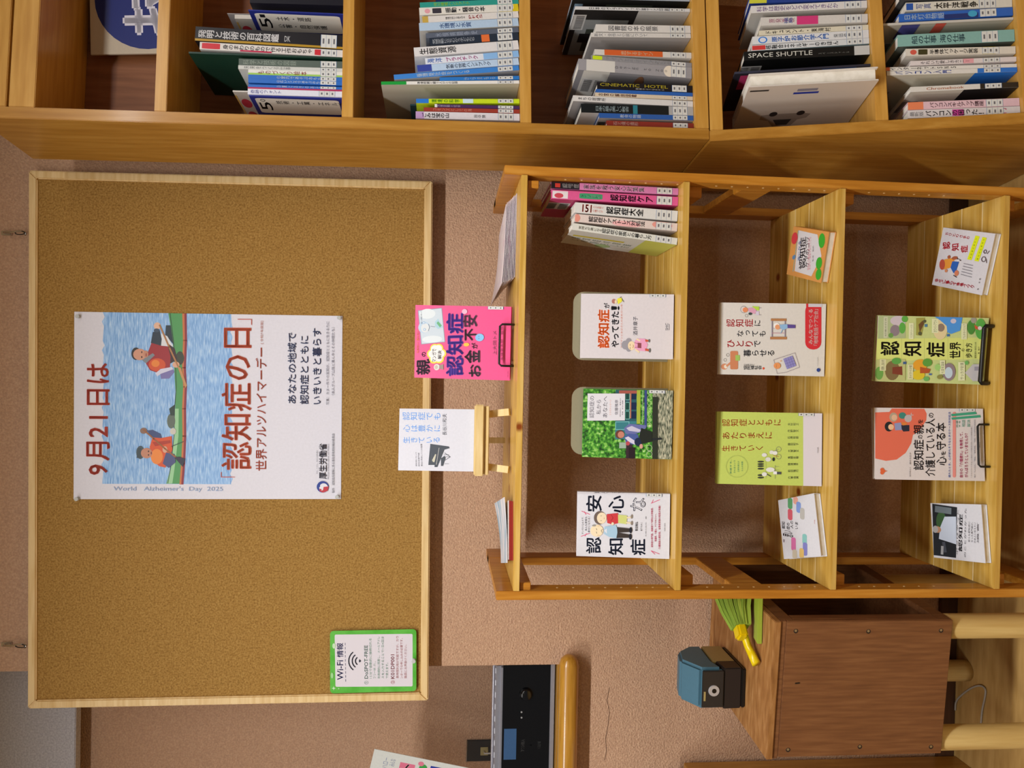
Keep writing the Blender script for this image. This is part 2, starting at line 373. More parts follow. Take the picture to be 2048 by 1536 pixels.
# ------------------------------------------------------------------ the awareness day poster
q = [(148, 1000), (148, 626), (685, 631), (682, 998)]
c = [bd_hit(*p) for p in q]
PW = ((c[1]-c[0]).length+(c[2]-c[3]).length)/2; PH = ((c[0]-c[3]).length+(c[1]-c[2]).length)/2
ang = math.atan2((c[2]-c[3]).z, (c[2]-c[3]).x)
MP = MBD @ Matrix.Translation((c[3].x, .0052, c[3].z)) @ Matrix.Rotation(-ang, 4, 'Y')
po = thing('poster', 'white poster with a photo of two canoe paddlers and red lettering, on the cork board', 'poster', MP)
boxo('sheet', (0, -.0003, 0), (PW, 0, PH), plain('poster_paper', '#e4e2ea', .5), po)
P = Print(PW, PH, q, (130, 600, 3.6567))
def jag(x, y0, y1, amp, n, ph=0): return [(x+amp*math.sin(ph+i*2.1)*.7+amp*((i % 2)-.5), y0+(y1-y0)*i/n) for i in range(n+1)]
water = [(280, 97)] + [(q_[0], q_[1]) for q_ in jag(278, 97, 1350, 9, 36)] + [(276, 1350)] + [(1218, 1350)] + [(q_[0], q_[1]) for q_ in jag(1216, 1345, 100, 9, 36)]
P.poly(water, '#88b5e4', WATER)
# canoe
P.poly([(752, 97), (870, 97), (872, 300), (868, 500), (876, 640), (868, 800), (870, 1000), (862, 1200), (850, 1348), (740, 1348), (770, 1240), (790, 1100), (800, 900), (808, 700), (795, 500), (785, 300)], '#4f9a55')
P.poly([(800, 800), (830, 800), (828, 1000), (800, 1240), (785, 1345), (745, 1348), (770, 1230), (790, 1080)], '#9ccf9a')
P.line([(765, 100), (790, 300), (806, 500), (812, 640), (800, 800), (796, 1000), (772, 1230), (752, 1345)], 5, '#1f3a28')
P.line([(862, 97), (868, 300), (862, 500), (870, 640), (862, 800), (866, 1000), (856, 1200), (845, 1348)], 16, '#c8703a')
P.line([(878, 97), (882, 300), (874, 500), (882, 640), (876, 800), (878, 1000), (870, 1200), (858, 1348)], 16, '#8a2230')
P.ell(775, 890, 30, 55, '#5e6a5c'); P.poly([(760, 800), (800, 770), (800, 850), (770, 850)], '#24382c')
# right paddler
P.poly([(735, 190), (770, 190), (790, 330), (730, 260)], '#23323c'); P.poly([(700, 250), (745, 270), (790, 345), (700, 340)], '#dfe2e4')
P.poly([(640, 240), (690, 230), (705, 290), (700, 340), (640, 335), (625, 320)], '#22303e'); P.ell(672, 195, 26, 26, '#e3b79a'); P.ell(668, 228, 22, 14, '#3a4a5e')
P.ell(838, 430, 30, 50, '#38402a'); P.poly([(760, 330), (800, 360), (820, 440), (770, 470), (740, 420)], '#3a2024')
P.poly([(630, 320), (700, 340), (750, 345), (770, 420), (765, 500), (680, 540), (620, 520), (590, 470), (600, 400)], '#9e2026')
P.ell(672, 480, 62, 48, '#d4501e'); P.ell(660, 470, 30, 26, '#e8842c'); P.poly([(560, 445), (640, 395), (655, 410), (590, 470)], '#7d868e')
P.poly([(690, 510), (780, 500), (800, 530), (760, 580), (700, 582)], '#7a73ac'); P.poly([(660, 540), (700, 510), (780, 495), (790, 512), (700, 545), (672, 565)], '#d4d4e6')
P.ell(518, 400, 34, 46, '#2a2622'); P.ell(545, 405, 48, 42, '#d0967a'); P.ell(590, 402, 18, 26, '#c48a6c'); P.ell(560, 388, 5, 8, '#4a2a20'); P.ell(560, 424, 5, 8, '#4a2a20'); P.ell(592, 408, 4, 14, '#9c3a34')
P.ell(810, 478, 26, 22, '#dba98a'); P.line([(690, 190), (760, 350), (830, 500), (885, 630)], 12, '#b07a48'); P.poly([(820, 490), (845, 500), (890, 630), (880, 650)], '#c48e58')
# left paddler
P.poly([(600, 960), (640, 955), (700, 985), (710, 1020), (640, 1010)], '#3c4a78'); P.ell(575, 962, 26, 22, '#8a6a58'); P.ell(790, 965, 22, 24, '#cfc9bc')
P.poly([(640, 1010), (700, 1015), (780, 1000), (785, 1100), (735, 1230), (690, 1220), (640, 1180), (620, 1080)], '#d9521c'); P.ell(672, 1150, 44, 56, '#ee8a34'); P.poly([(640, 1045), (770, 1030), (775, 1050), (660, 1075)], '#b03416')
P.ell(552, 1120, 30, 48, '#46545a'); P.poly([(535, 1090), (560, 1085), (560, 1160), (525, 1160)], '#3a474c'); P.ell(598, 1125, 42, 38, '#c4876a'); P.ell(612, 1112, 5, 7, '#4a2a20'); P.ell(612, 1138, 5, 7, '#4a2a20'); P.ell(632, 1124, 4, 10, '#7c2a26')
P.poly([(740, 1120), (800, 1130), (810, 1190), (760, 1232), (715, 1200)], '#49507e'); P.ell(732, 1098, 18, 24, '#d8a88a')
P.line([(575, 955), (650, 1020), (730, 1090), (830, 1170)], 11, '#9a5f2e'); P.poly([(800, 1155), (835, 1150), (880, 1165), (862, 1225)], '#2c2b3c')
P.line([(780, 1075), (865, 1040)], 5, '#2a4a36')
RED = '#c8442c'
P.text(158, 470, 330, 1285, '9月21日は', RED, .02)
P.text(358, 1200, 400, 1385+15, ' ', '#8aa6c8') if 0 else None
P.fr = (0, 0, 1)
P.text(227, 776, 237, 984, 'World  Alzheimer\'s  Day  2025', '#92a8c8') if 0 else None
P.text(228, 974, 446, 985, 'World   Alzheimer\'s  Day  2025', '#93a9cb', rot=90)
P.fr = (400, 600, 3.6567)
P.text(155, 205, 378, 1245, '認知症の日', '#d4562a', .022)
P.line([(232, 1297), (155, 1297), (155, 1262)], 5, '#c85038'); P.line([(255, 1297), (180, 1297)], 4, '#c85038'); P.line([(275, 143), (375, 143), (375, 182)], 5, '#c85038')
P.text(405, 350, 488, 1250, '世界アルツハイマーデー', '#c85a3c', .008)
P.text(440, 155, 463, 322, '[令和7年度版]', '#b06a58')
P.text(640, 238, 704, 758, 'あなたの地域で', '#3c4c78', .012); P.text(730, 262, 795, 762, '認知症とともに', '#3c4c78', .012); P.text(822, 205, 888, 762, 'いきいきと暮らす', '#3c4c78', .012)
P.text(922, 155, 945, 765, '写真：カヌー作りの実現が、認知症とともに生きる力に', '#7a7a88'); P.text(962, 198, 985, 695, '（本人グループ山陰ど真ん中とその仲間たち）', '#7a7a88')
P.text(870, 1050, 928, 1308, '厚生労働省', '#3a3c50', .012); P.text(850, 1098, 862, 1270, 'ひと、くらし、みらいのために', '#55586a'); P.text(933, 1052, 945, 1310, 'Ministry of Health, Labour and Welfare', '#55586a')
P.text(965, 975, 985, 1410, '制作　認知症月間等に係る普及啓発資材検討委員会', '#62656f')
P.ell(898, 1366, 44, 42, '#2b4192'); P.ell(905, 1372, 32, 32, '#e6e4ea'); P.poly([(905, 1366), (942, 1362), (935, 1395), (900, 1408), (875, 1398), (900, 1390)], '#c23a44'); P.ell(872, 1360, 8, 8, '#2b4192'); P.ell(882, 1388, 8, 8, '#c23a44')
P.build('print', po, Matrix.Translation((0, -.0003, 0)))
for (px, py), lab in (((158, 633), 'clear push pin at the top right corner of the poster'), ((156, 997), 'clear push pin at the top left corner of the poster'), ((679, 636), 'clear push pin at the bottom right corner of the poster'), ((675, 993), 'clear push pin at the bottom left corner of the poster')):
    h = bd_hit(px, py, .0045); pin(MBD, h.x, h.z, .0048, lab, 'push pins on the poster')

# ------------------------------------------------------------------ wi-fi notice
q = [(660, 1384), (662, 1259), (833, 1257), (833, 1380)]
c = [bd_hit(*p) for p in q]; W_ = ((c[1]-c[0]).length+(c[2]-c[3]).length)/2; H_ = ((c[0]-c[3]).length+(c[1]-c[2]).length)/2
ang = math.atan2((c[2]-c[3]).z, (c[2]-c[3]).x)
MW = MBD @ Matrix.Translation((c[3].x, -.001, c[3].z)) @ Matrix.Rotation(-ang, 4, 'Y')
wn = thing('wifi_notice', 'laminated green bordered Wi-Fi notice at the lower left corner of the cork board', 'notice', MW)
k = MB(); r_ = .008; pts = []
for cx, cz, a0 in ((W_-r_, H_-r_, 0), (r_, H_-r_, 90), (r_, r_, 180), (W_-r_, r_, 270)):
    for j in range(5): a = math.radians(a0+j*22.5); pts.append((cx+r_*math.cos(a), cz+r_*math.sin(a)))
k.prism(pts, 0, .0006); k.build('laminated_sheet', noisemat('green_border', [(.4, '#55b13c'), (.6, '#66bd4c')], nscale=30, rough=.25, coat=.4), wn)
P = Print(W_, H_, q, (640, 1240, 9.309))
P.rrect(290, 243, 1728, 1215, 25, '#dcd6dc')
NV = '#2c2f66'
P.text(325, 720, 442, 1085, 'Wi-Fi', NV, .02); P.text(325, 398, 448, 665, '情報', NV, .03)
for i in range(10): P.line([(483, 400+i*75), (483, 440+i*75)], 9, '#3c3c5e')
for rr in (55, 115, 180): P.line([(750-(rr+25)*math.cos(a), 735+(rr+25)*math.sin(a)) for a in [(-52+i*104/8)*pi/180 for i in range(9)]], 22, '#232330')
P.poly([(778, 735), (745, 700), (732, 735), (745, 765)], '#232330')
P.text(835, 445, 900, 1065, 'DoSPOT-FREE', '#5c8a78', .008); P.text(833, 1105, 905, 1170, '①', '#5c8a78'); P.text(1325, 620, 1392, 1070, 'K01DP001', '#a8505a', .01); P.text(1325, 1100, 1395, 1165, '②', '#a8505a')
for x0, y0, t, cc in ((925, 318, '15分で自動的に接続切れる', '#86a898'), (1000, 745, 'フリーWi-Fi。', '#86a898'), (1078, 285, '利用規約に同意し、メールアドレ', '#86a898'), (1152, 285, 'スを入力することで1日4回ま', '#86a898'), (1228, 770, 'で使えます。', '#86a898'),
                      (1422, 280, '長時間利用が可能ですが、カウ', '#b88488'), (1498, 320, 'ンターでの申し込みが必要です。', '#b88488'), (1572, 440, '職員にお声掛けください。', '#b88488')):
    P.text(x0, y0, x0+48, 1062, t, cc)
for cx, cy, r1 in ((258, 1240, 42), (352, 1248, 18)): P.poly([(cx+r1, cy), (cx+r1*.25, cy+r1*.25), (cx, cy+r1), (cx-r1*.25, cy+r1*.25), (cx-r1, cy), (cx-r1*.25, cy-r1*.25), (cx, cy-r1), (cx+r1*.25, cy-r1*.25)], '#c4e6bc')
P.ell(275, 450, 30, 50, '#bfe0b4'); P.ell(230, 1000, 25, 55, '#9cd48e')
P.build('print', wn)
h = bd_hit(828, 1318); pin(MBD, h.x, h.z, -.001, 'clear push pin at the bottom of the Wi-Fi notice', None)

# ------------------------------------------------------------------ the pine display rack
XL, XR, YF = -.4256, .3968, 1.434
ZT = CAMZ-.1019; ST = .0125
SB = [CAMZ-.1462, CAMZ-.4593, CAMZ-.7719, CAMZ-1.114]      # undersides of the four shelves
SZ = [z+ST for z in SB]
rack = thing('display_rack', 'open pine display rack with four slatted shelves below the cork board', 'rack', Matrix.Translation((0, 0, 0)))
PT = .0175
for s_, x0 in ((-1, XL), (1, XR-PT)):
    boxo('post', (x0, YF, 0), (x0+PT, YF+.043, ZT), PINEV, rack, .0012)
    boxo('post', (x0, 1.70, 0), (x0+PT, 1.75, ZT), PINEV, rack, .0012)
    boxo('top_rail', (x0+.0005, YF+.043, ZT-.064), (x0+PT-.0005, 1.79, ZT), PINEV, rack, .0012)
    boxo('foot_rail', (x0+.0005, YF+.043, .02), (x0+PT-.0005, 1.70, .075), PINEV, rack, .0012)
    boxo('side_rail', (x0+.0005, YF+.043, CAMZ-.64), (x0+PT-.0005, 1.70, CAMZ-.578), PINEV, rack, .0012)
    for i, z in enumerate(SB):
        xa = XL+PT if s_ < 0 else XR-PT-.022
        if i: boxo('shelf_bearer', (xa, YF+.03, z-.034), (xa+.022, 1.74, z-.001), PINEV, rack, .001)
        else: boxo('shelf_bearer', (xa, YF+.006, z-.022), (xa+.014, 1.74, z-.001), PINEV, rack, .001)
    # dowel holes in the posts, filled with pale plugs
k = MB(); k.tube([(0, 0, 0), (.0006, 0, 0)], .0022, 8); plug = k.build('dowel_plug', FRAMEW, rack); plug.location = (XL+PT, YF+.02, SB[1]+.03); first = True
for xs, sg in ((XL+PT, 1), (XR-PT-.0006, 1)):
    for top, cnt in ((SB[0]-.075, 8), (SB[1]-.06, 8), (SB[2]-.06, 6)):
        for j in range(cnt):
            if first: plug.location = (xs, YF+.021, top-j*.0315); first = False
            else: meshcopy(plug, rack, (xs, YF+.021, top-j*.0315))
# shelves: each one of boards laid side by side
nb = 5; y0s, y1s = YF-.002, 1.752; bw = (y1s-y0s)/nb
xa, xb = XL+PT, XR-PT
for i, z in enumerate(SB):
    for j in range(nb):
        ya = y0s+j*bw; yb = ya+bw-(.0022 if j < nb-1 else 0)
        ovh = 0.0
        o = boxo('shelf_board', (xa, ya, z+random.uniform(0, .0003)), (xb, yb, z+ST), PINE, rack, .0009)
        if j < nb-1: boxo('lit_seam', (xa, yb-.0006, z+.001), (xb, yb+.0028, z+ST-.0004), EASW, rack)  # pale wood colour stands in for light caught along the board edges

# ------------------------------------------------------------------ books
CALL = '#c9c9c6'
def cover_shell(W, H, T, M, m, mode, parent):
    ct = min(.0012, T*.12); k = MB()
    if mode == 'spine':      # spine on the -y side, boards on x
        k.box((0, 0, 0), (T, ct, H)); k.box((0, ct, 0), (ct, W, H)); k.box((T-ct, ct, 0), (T, W, H))
    else:                    # front cover on -y, spine on +x
        k.box((0, 0, 0), (W, ct, H)); k.box((W-ct, ct, 0), (W, T-ct, H)); k.box((0, T-ct, 0), (W, T, H))
    return k.build('cover', m, parent)
def pages(W, H, T, mode, parent):
    ct = min(.0012, T*.12)+.0001; g = .002
    k = MB()
    if mode == 'spine': k.box((ct, ct, g), (T-ct, W-g, H-g))
    else: k.box((g, ct, g), (W-ct, T-ct, H-g))
    return k.build('page_block', PAGES, parent)
def call_label(P, x0, z0, x1, z1, blue='#3f6fa8'):
    """library spine sticker: white paper with ruled blue edge and faint rows"""
    W, H = P.W, P.H; r = lambda a, b, c, d, col: P.add([(a, b), (c, b), (c, d), (a, d)], [(0, 1, 2, 3)], col)
    r(x0, z0, x1, z1, blue); r(x0, z0+.0006, x1, z1-.0006, '#d5d5d0')
    h = z1-z0
    for f in (.33, .66): r(x0, z0+h*f, x1, z0+h*f+.0004, blue)
    for f in (.12, .45, .78): r(x0+(x1-x0)*.3, z0+h*f, x0+(x1-x0)*.7, z0+h*(f+.1), '#6a6a70')
def cm(col):
    return plain('cover_'+col.lstrip('#'), col, .38, spec=.45)

class Fr:
    """an oblique cabinet frame: O origin, ex along the front, ev into the depth, ew up"""
    def __init__(s, O, ex, ev, ew): s.O, s.ex, s.ev, s.ew = O, ex, ev, ew
    def uw(s, px, py, v=0):
        h = hit(px, py, s.O+s.ev*v, s.ev)-s.O; return h.dot(s.ex), h.dot(s.ew)
    def M(s, u, v, w_, lean=0, yaw=0):
        return mat4(s.O+s.ex*u+s.ev*v+s.ew*w_, s.ex, s.ev, s.ew) @ Matrix.Rotation(lean, 4, 'Y') @ Matrix.Rotation(yaw, 4, 'Z')

def spine_book(fr, shelf_w, label, group, pxt, pt, pxb, pb, W, col, title=None, tcol='#222222', tr=(.1, .7), bold=.02, bands=(), side=None, v=.012, lab=True, rot=False, extra=None, labz=.012, tw=.72, author=None, fmat=None, scol=None, sprint=None):
    """pt, pb = (right edge py, left edge py) at top and base of the spine in the photograph"""
    ul, wl = fr.uw(pxb, pb[1], v); ur, wr = fr.uw(pxb, pb[0], v); tl, tw_ = fr.uw(pxt, pt[1], v); tr_, tw2 = fr.uw(pxt, pt[0], v)
    T = max((abs(ur-ul)+abs(tr_-tl))/2*.985, .0035); lean = math.atan2(((tl+tr_)-(ul+ur))/2, (tw_-wl))
    H = math.hypot(tw_-shelf_w, ((tl+tr_)-(ul+ur))/2)
    ROWS.append(dict(grp=group, u=(ul+ur)/2, T=T, lean=lean, H=H, v=v, W=W, fr=fr, shelf_w=shelf_w, lim=fr is not FR, a=(label, group, col, title, tcol, tr, bold, bands, v, lab, rot, extra, labz, tw, author, scol, sprint)))
def build_spine_book(r):
    label, group, col, title, tcol, tr, bold, bands, v, lab, rot, extra, labz, tw, author, scol, sprint = r['a']
    T, H, W, lean, fr, shelf_w = r['T'], r['H'], r['W'], r['lean'], r['fr'], r['shelf_w']
    drop = T*abs(math.sin(lean)) if lean > 0 else 0
    M = fr.M(r['u']-T/2, v, shelf_w+.0006+drop, lean)
    t = thing('book', label, 'book', M, group)
    cover_shell(W, H, T, None, cm(col), 'spine', t); pages(W, H, T, 'spine', t)
    P = Print(T, H)
    for z0, z1, c_ in bands: P.rect(0, z0, 1, z1, c_)
    if extra: extra(P)
    if title:
        n = len(title); z1 = 1-tr[0]; z0 = 1-tr[1]
        if rot: P.text(.5-tw/2, z0, .5+tw/2, z1, title, tcol, bold, rot=90)
        else:
            P.text(.5-tw/2, z0, .5+tw/2, z1, title, tcol, bold, vert=True)
    if author: P.text(.5-tw*.3, 1-author[2], .5+tw*.3, 1-author[1], author[0], author[3] if len(author) > 3 else tcol, 0, vert=True)
    if lab:
        lz0 = labz; call_label(P, T*.04, lz0, T*.96, lz0+.031)
    if P.f: P.build('spine_print', t, mat=INKG)
    if sprint or scol:
        Q = Print(W, H)
        if scol: Q.rect(.0, .0, 1, 1, scol)
        if sprint: sprint(Q)
        # left face of the book: sheet x runs from the fore edge (back) to the spine (front)
        Q.build('side_print', t, mat4(Vector((0, W, 0)), Vector((0, -1, 0)), Vector((1, 0, 0)), Vector((0, 0, 1))))
    return t
def barcode(Q, x0=.62, z0=.86, s=1.0):
    W, H = Q.W, Q.H; wd = .05*s/W; hh = .017*s/H
    Q.rect(x0-.02, z0-hh*.2, x0+wd*1.05, z0+hh*2.6, '#c4c2be')
    for r_ in (0, 1.35):
        for i in range(12): Q.rect(x0+wd*i/12, z0+hh*r_, x0+wd*(i+.55)/12, z0+hh*(r_+1), '#4c4a48')

ROWS = []; TH_LIM = .0225; FR = None
# bookcase frame (it stands at a slight angle to the wall and leans a touch)
TH, PHI = .1088, .0179
eu = Vector((math.cos(TH), math.sin(TH), 0)); ev = Vector((-math.sin(TH), math.cos(TH), 0)); ez = Vector((0, 0, 1))
BX = eu*math.cos(PHI)+ez*math.sin(PHI); BW = -eu*math.sin(PHI)+ez*math.cos(PHI)
F1 = Fr(Vector((.4755, 1.5, CAMZ)), BX, ev, BW)
SA, SBk, SC, SD = .5608, .2111, -.1368, -.4922       # shelf tops, upper unit
BD = .20; BWID = .60
bc = thing('bookcase', 'tall honey coloured wooden bookcase full of books right of the cork board', 'bookcase', F1.M(0, 0, 0))
TH_ = .0225
boxo('side_panel', (0, 0, -.5200), (TH_, BD, .8800), BCW, bc, .0012)
bp = bc.children[0]
# the top of the side panel slopes down toward the front
boxo('side_panel', (BWID-TH_, 0, -.5200), (BWID, BD, .88), BCW, bc, .0012)
boxo('back_panel', (TH_, BD-.008, -.5200), (BWID-TH_, BD-.001, .88), BCB, bc)
for z, n_ in ((SA, 'shelf'), (SBk, 'shelf'), (SC, 'shelf'), (SD, 'shelf')):
    boxo(n_, (TH_, .0005, z-(.0222 if z != SD else .0275)), (BWID-TH_, BD-.008, z), BCH, bc, .001)
boxo('top_board', (TH_, .0005, .7765), (BWID-TH_, BD-.008, .8230), BCH, bc, .0012)
boxo('top_trim', (TH_, .0005, .8275), (BWID-TH_, .03, .8800), BCH, bc, .0012)

# lower, deeper unit whose shelves tilt back
TAU = math.radians(12)
O2 = hit(1420, 282, F1.O, ev)
LW = BW*math.cos(TAU)+ev*math.sin(TAU); LV = ev*math.cos(TAU)-BW*math.sin(TAU)
F2 = Fr(O2, BX, LV, LW)
lb = thing('lower_bookcase', 'deeper slant-fronted lower bookcase section under the tall bookcase', 'bookcase', mat4(O2, BX, ev, BW))
# side panel polygon in (v, w) of the upright frame at O2 : front slopes toward the viewer going down
hfl = O2.z; L_ = hfl/math.cos(TAU)
fv = -math.tan(TAU)*hfl
prof = [(0, 0), (.285, 0), (.285, -hfl+.002), (fv, -hfl+.002)]
for x0 in (0, BWID-TH_):
    k = MB(); k.prismx(prof, x0, x0+TH_); k.build('side_panel', BCW, lb, .0012)
k = MB(); k.prismx([(.276, -.004), (.284, -.004), (.284, -hfl+.01), (.276, -hfl+.01)], TH_, BWID-TH_); k.build('back_panel', BCB, lb)
u_, w1 = F2.uw(1752, 235); LS = w1          # top face of the first tilted shelf
Ml = mat4(O2, BX, ev, BW).inverted() @ F2.M(0, 0, 0)
def lshelf(w_, th, name='shelf', dd=.262):
    o = boxo(name, (TH_, .0005, w_-th), (BWID-TH_, dd, w_), BCH, lb, .001); o.matrix_local = Ml; return o
lshelf(-.001, .026, 'top_board', .25); lshelf(LS, .024, dd=.29)
w2 = F2.uw(2046, 190)[1]; lshelf(w2+.0, .024, dd=.36)

G = {}
def B(fr, sw, label, grp, *a, **k): return spine_book(fr, sw, label, grp, *a, **k)
def flush():
    """settle the measured books of each row so that no two touch, then build them"""
    rows = {}
    for r in ROWS: rows.setdefault(r['grp'], []).append(r)
    for rs in rows.values():
        for it in range(60):
            mv = False
            for i in range(len(rs)):
                for j in range(i+1, len(rs)):
                    a, b = rs[i], rs[j]
                    if a['u'] > b['u']: a, b = b, a
                    if a['v']+a['W'] < b['v'] or b['v']+b['W'] < a['v']: continue
                    hh = min(a['H'], b['H']); d = 0
                    for w_ in (0, hh):
                        ea = a['u']+a['T']/2/math.cos(a['lean'])+math.tan(a['lean'])*w_; eb = b['u']-b['T']/2/math.cos(b['lean'])+math.tan(b['lean'])*w_
                        d = max(d, ea-eb+.0001)
                    if d > .0001:
                        mv = True; a['u'] -= d*.3; b['u'] += d*.3
                        q_ = d*.25
                        if a['T'] > .004: a['T'] -= q_
                        if b['T'] > .004: b['T'] -= q_
                        dl = b['lean']-a['lean']
                        if dl < 0: a['lean'] += dl*.1; b['lean'] -= dl*.1
            for a in rs:
                lo = TH_LIM+a['T']/2+.0006+max(0, -math.tan(a['lean'])*a['H'])
                if a['lim'] and a['u'] < lo: a['u'] = lo
            if not mv: break
    for r in ROWS: build_spine_book(r)
    ROWS.clear()
gA, gB, gC, gD, gE = 'books on the second bookcase shelf', 'books on the third bookcase shelf', 'books on the fourth bookcase shelf', 'books on the tilted shelf', 'books on the lowest tilted shelf'
WH = '#dcd9d6'
# --- index plates
def index_plate(px_t, pyt, px_b, pyb, num, sub, txt, lab):
    u0, w0 = F1.uw(px_b, pyb, .014); wd = .088; u0 = F1.uw(px_b, pyb, .014)[0]
    w1 = F1.uw(px_t, pyt, .014)[1]; H = w1-SBk; T = .0025
    t = thing('index_plate', lab, 'sign', F1.M(u0-T-.0025, .014, SBk+.0005), 'blue index plates between the books')
    boxo('plate', (0, 0, 0), (T, wd, H), plain('index_blue', '#27328a', .4), t, .0005)
    boxo('foot', (T, 0, 0), (T+.006, wd, .001), plain('index_blue', '#27328a', .4), t)
    Q = Print(wd, H)
    Q.rrect(.2, .05, .92, .95, .05, '#ece6da')
    Q.text(.34, .80, .74, .925, num, '#1c1c22', .01); Q.text(.76, .845, .88, .90, sub, '#1c1c22')
    for i, c_ in enumerate(txt): 
        x1 = .82-i*.3; Q.text(x1-.16, 1-.26-len(c_)*.075, x1, 1-.26, c_, '#26262c', .02, vert=True)
    Q.build('plate_print', t, mat4(Vector((0, wd, 0)), Vector((0, -1, 0)), Vector((1, 0, 0)), Vector((0, 0, 1))))
index_plate(498, 190, 674, 193, '5', '0', ['技術・工業・エネルギー'], 'blue index plate numbered 50 at the left end of the second bookcase shelf')
index_plate(497, 13, 672, 24, '5', '1', ['土木・道路', '公害・自然保護'], 'blue index plate numbered 51 beside the black encyclopedia spine')
# --- shelf A/B (second compartment)
def redspot(Q):
    Q.ell(.25, .93, .14, .045, '#c8384a'); Q.ell(.65, .93, .14, .045, '#c8384a'); Q.rect(.1, .985, .9, 1, '#d8b060')
B(F1, SBk, 'cream paperback with a red roundel pushed back behind the 50 index plate', gA, 466, (183, 187), 678, (188, 193), .14, '#d8d0c4', side=None, sprint=redspot, lab=False, v=.045)
B(F1, SBk, 'thin white book with a pale blue title beside the 50 index plate', gA, 496, (176, 188.5), 681, (182.6, 187.5+6), .15, '#dfe0ea', '奇跡のフォント', '#8088c8', (.03, .35), .01, labz=.014)
B(F1, SBk, 'thin book with a magenta spine', gA, 496, (173.5, 176), 681, (179, 182.4), .15, '#b0305c', lab=False)
for i, (a, b, ttl) in enumerate(((165, 173.3, '③夏とあきのあそび'), (157, 165, '②広いところであそぶおもちゃ'), (149, 157, '①室内であそぶおもちゃ'))):
    B(F1, SBk, ['bright blue toy-making volume, lowest left of the three', 'bright blue toy-making volume in the middle of the three', 'bright blue toy-making volume on the right of the three'][i], gA, 497, (a, b), 681, (a+5.8, b+5.8), .15, '#2c6cc4', ttl, '#e8eef4', (.3, .82), .012)
def green_low(P): P.rect(0, 0, .35, 1, '#9cc860')
B(F1, SBk, 'thin white and lime book with small red title', gA, 497, (138.5, 149), 681, (144, 154.5), .15, '#e6e4dc', 'ものづくり絵本', '#b03a34', (.1, .62), .01, extra=green_low)
B(F1, SBk, 'thin pale grey book with small grey title', gA, 477, (130, 138), 682, (137, 143.8), .16, '#cfd0ca', '未来をつくる仕事', '#6a6e6a', (.05, .5), .0)
B(F1, SBk, 'dusky grey green book left of the tall dark green one', gA, 478, (117.5, 129.8), 682, (122.3, 136.8), .16, '#59655c', '科学と技術の図録', '#8f9a8e', (.04, .55), .0)
B(F1, SBk, 'tall thin dark green picture book standing far out above the others', gA, 378, (103.5, 106.5), 683, (114.5, 118.5), .17, '#16382a', lab=False, scol='#16382a')
def wred(P): P.rrect(.1, .86, .9, .985, .04, '#c8323c'); P.rrect(.1, .11, .9, .2, .03, '#c8323c'); P.rect(0, .5, .22, .72, '#b8284a')
B(F1, SBk, 'white craft book with red capsules beside the black encyclopedia', gA, 400, (83, 99), 683, (101, 114), .17, '#dcd6d0', '身のまわりのもので作る工作おもちゃ', '#33303a', (.16, .78), .015, extra=wred)
def enc(P): P.rect(0, 0, .16, 1, '#b08a2c'); P.text(.3, .36, .7, .40, 'DK', '#e8e8e8', .02, rot=90)
B(F1, SBk, 'thick black encyclopedia with large white title on the spine', gA, 391, (54, 80), 683, (69, 100), .17, '#1a171b', '発明と技術の百科図鑑', '#f0eeee', (.02, .56), .035, extra=enc, tw=.6)
B(F1, SBk, 'thick black and purple book right of the 51 index plate', gA, 500, (-9, 12), 683, (-4, 18), .15, '#17151f', None, lab=False, sprint=lambda Q: barcode(Q, .3, .86))
B(F1, SBk, 'tall pale grey magazine pushed back behind the 51 index plate', gA, 455, (20, 24), 680, (27, 31), .13, '#b9b2b0', lab=False, v=.05)
B(F1, SBk, 'cream paperback with a red roundel behind the 51 index plate', gA, 470, (29, 37), 680, (34, 42), .12, '#d8d0c4', sprint=redspot, lab=False, v=.05)
# --- shelf B (third compartment)
g = gB; sw = SC
B(F1, sw, 'white book at the left end of the third shelf with bold black title', g, 832, (222.5, 237), 1038, (227.5, 241.5), .13, '#e2dde2', 'ごみは宝の山', '#1c1c20', (.06, .32), .04, bands=((.92, 1, '#c09ccc'),), author=('田中勝', .56, .67))
B(F1, sw, 'rust red book next to the white one with black title', g, 848, (215, 222), 1037, (218.5, 227), .13, '#9c3a2c', 'コモンズとしての海', '#c88a7a', (.1, .5), 0)
B(F1, sw, 'tall dark teal book pushed back at the left of the third shelf', g, 821, (209, 213), 1037, (213, 217), .13, '#1f3c46', lab=False, v=.05)
B(F1, sw, 'purple paperback with white lettering', g, 870, (208, 214.6), 1037, (212, 218), .13, '#4a2a5c', '気候変動と社会', '#d8cce0', (.02, .3), .01, bands=((.97, 1, '#e0e0e0'),))
B(F1, sw, 'lime green and blue textbook with green title', g, 833, (196, 205), 1035, (195.5, 206), .14, '#c8e020', '環境の科学', '#4a9a24', (.15, .42), .02, bands=((.88, 1, '#2c78d0'), (.45, .55, '#c8e0e8')))
def envb(P): P.rect(0, .82, 1, 1, '#1f9a3c')
B(F1, sw, 'tall thin green and white magazine with a wide blank beige cover', g, 763, (163, 170), 1041, (161, 167), .175, '#e8e6e0', '環境問題と闘う人びとの記録', '#44464a', (.26, .55), .01, extra=envb, scol='#c2baa8')
B(F1, sw, 'short bright blue book half hidden behind the tall one', g, 880, (155, 161), 1036, (151, 159), .12, '#2a78c8', 'からまもる', '#c8dcf0', (.3, .7), .01)
B(F1, sw, 'tall slanting sky blue book', g, 789, (151, 157.5), 1038, (129, 142), .175, '#3f86d6', '循環型社会をつくる', '#cfe2f6', (.18, .6), .03, scol='#aaa8a6')
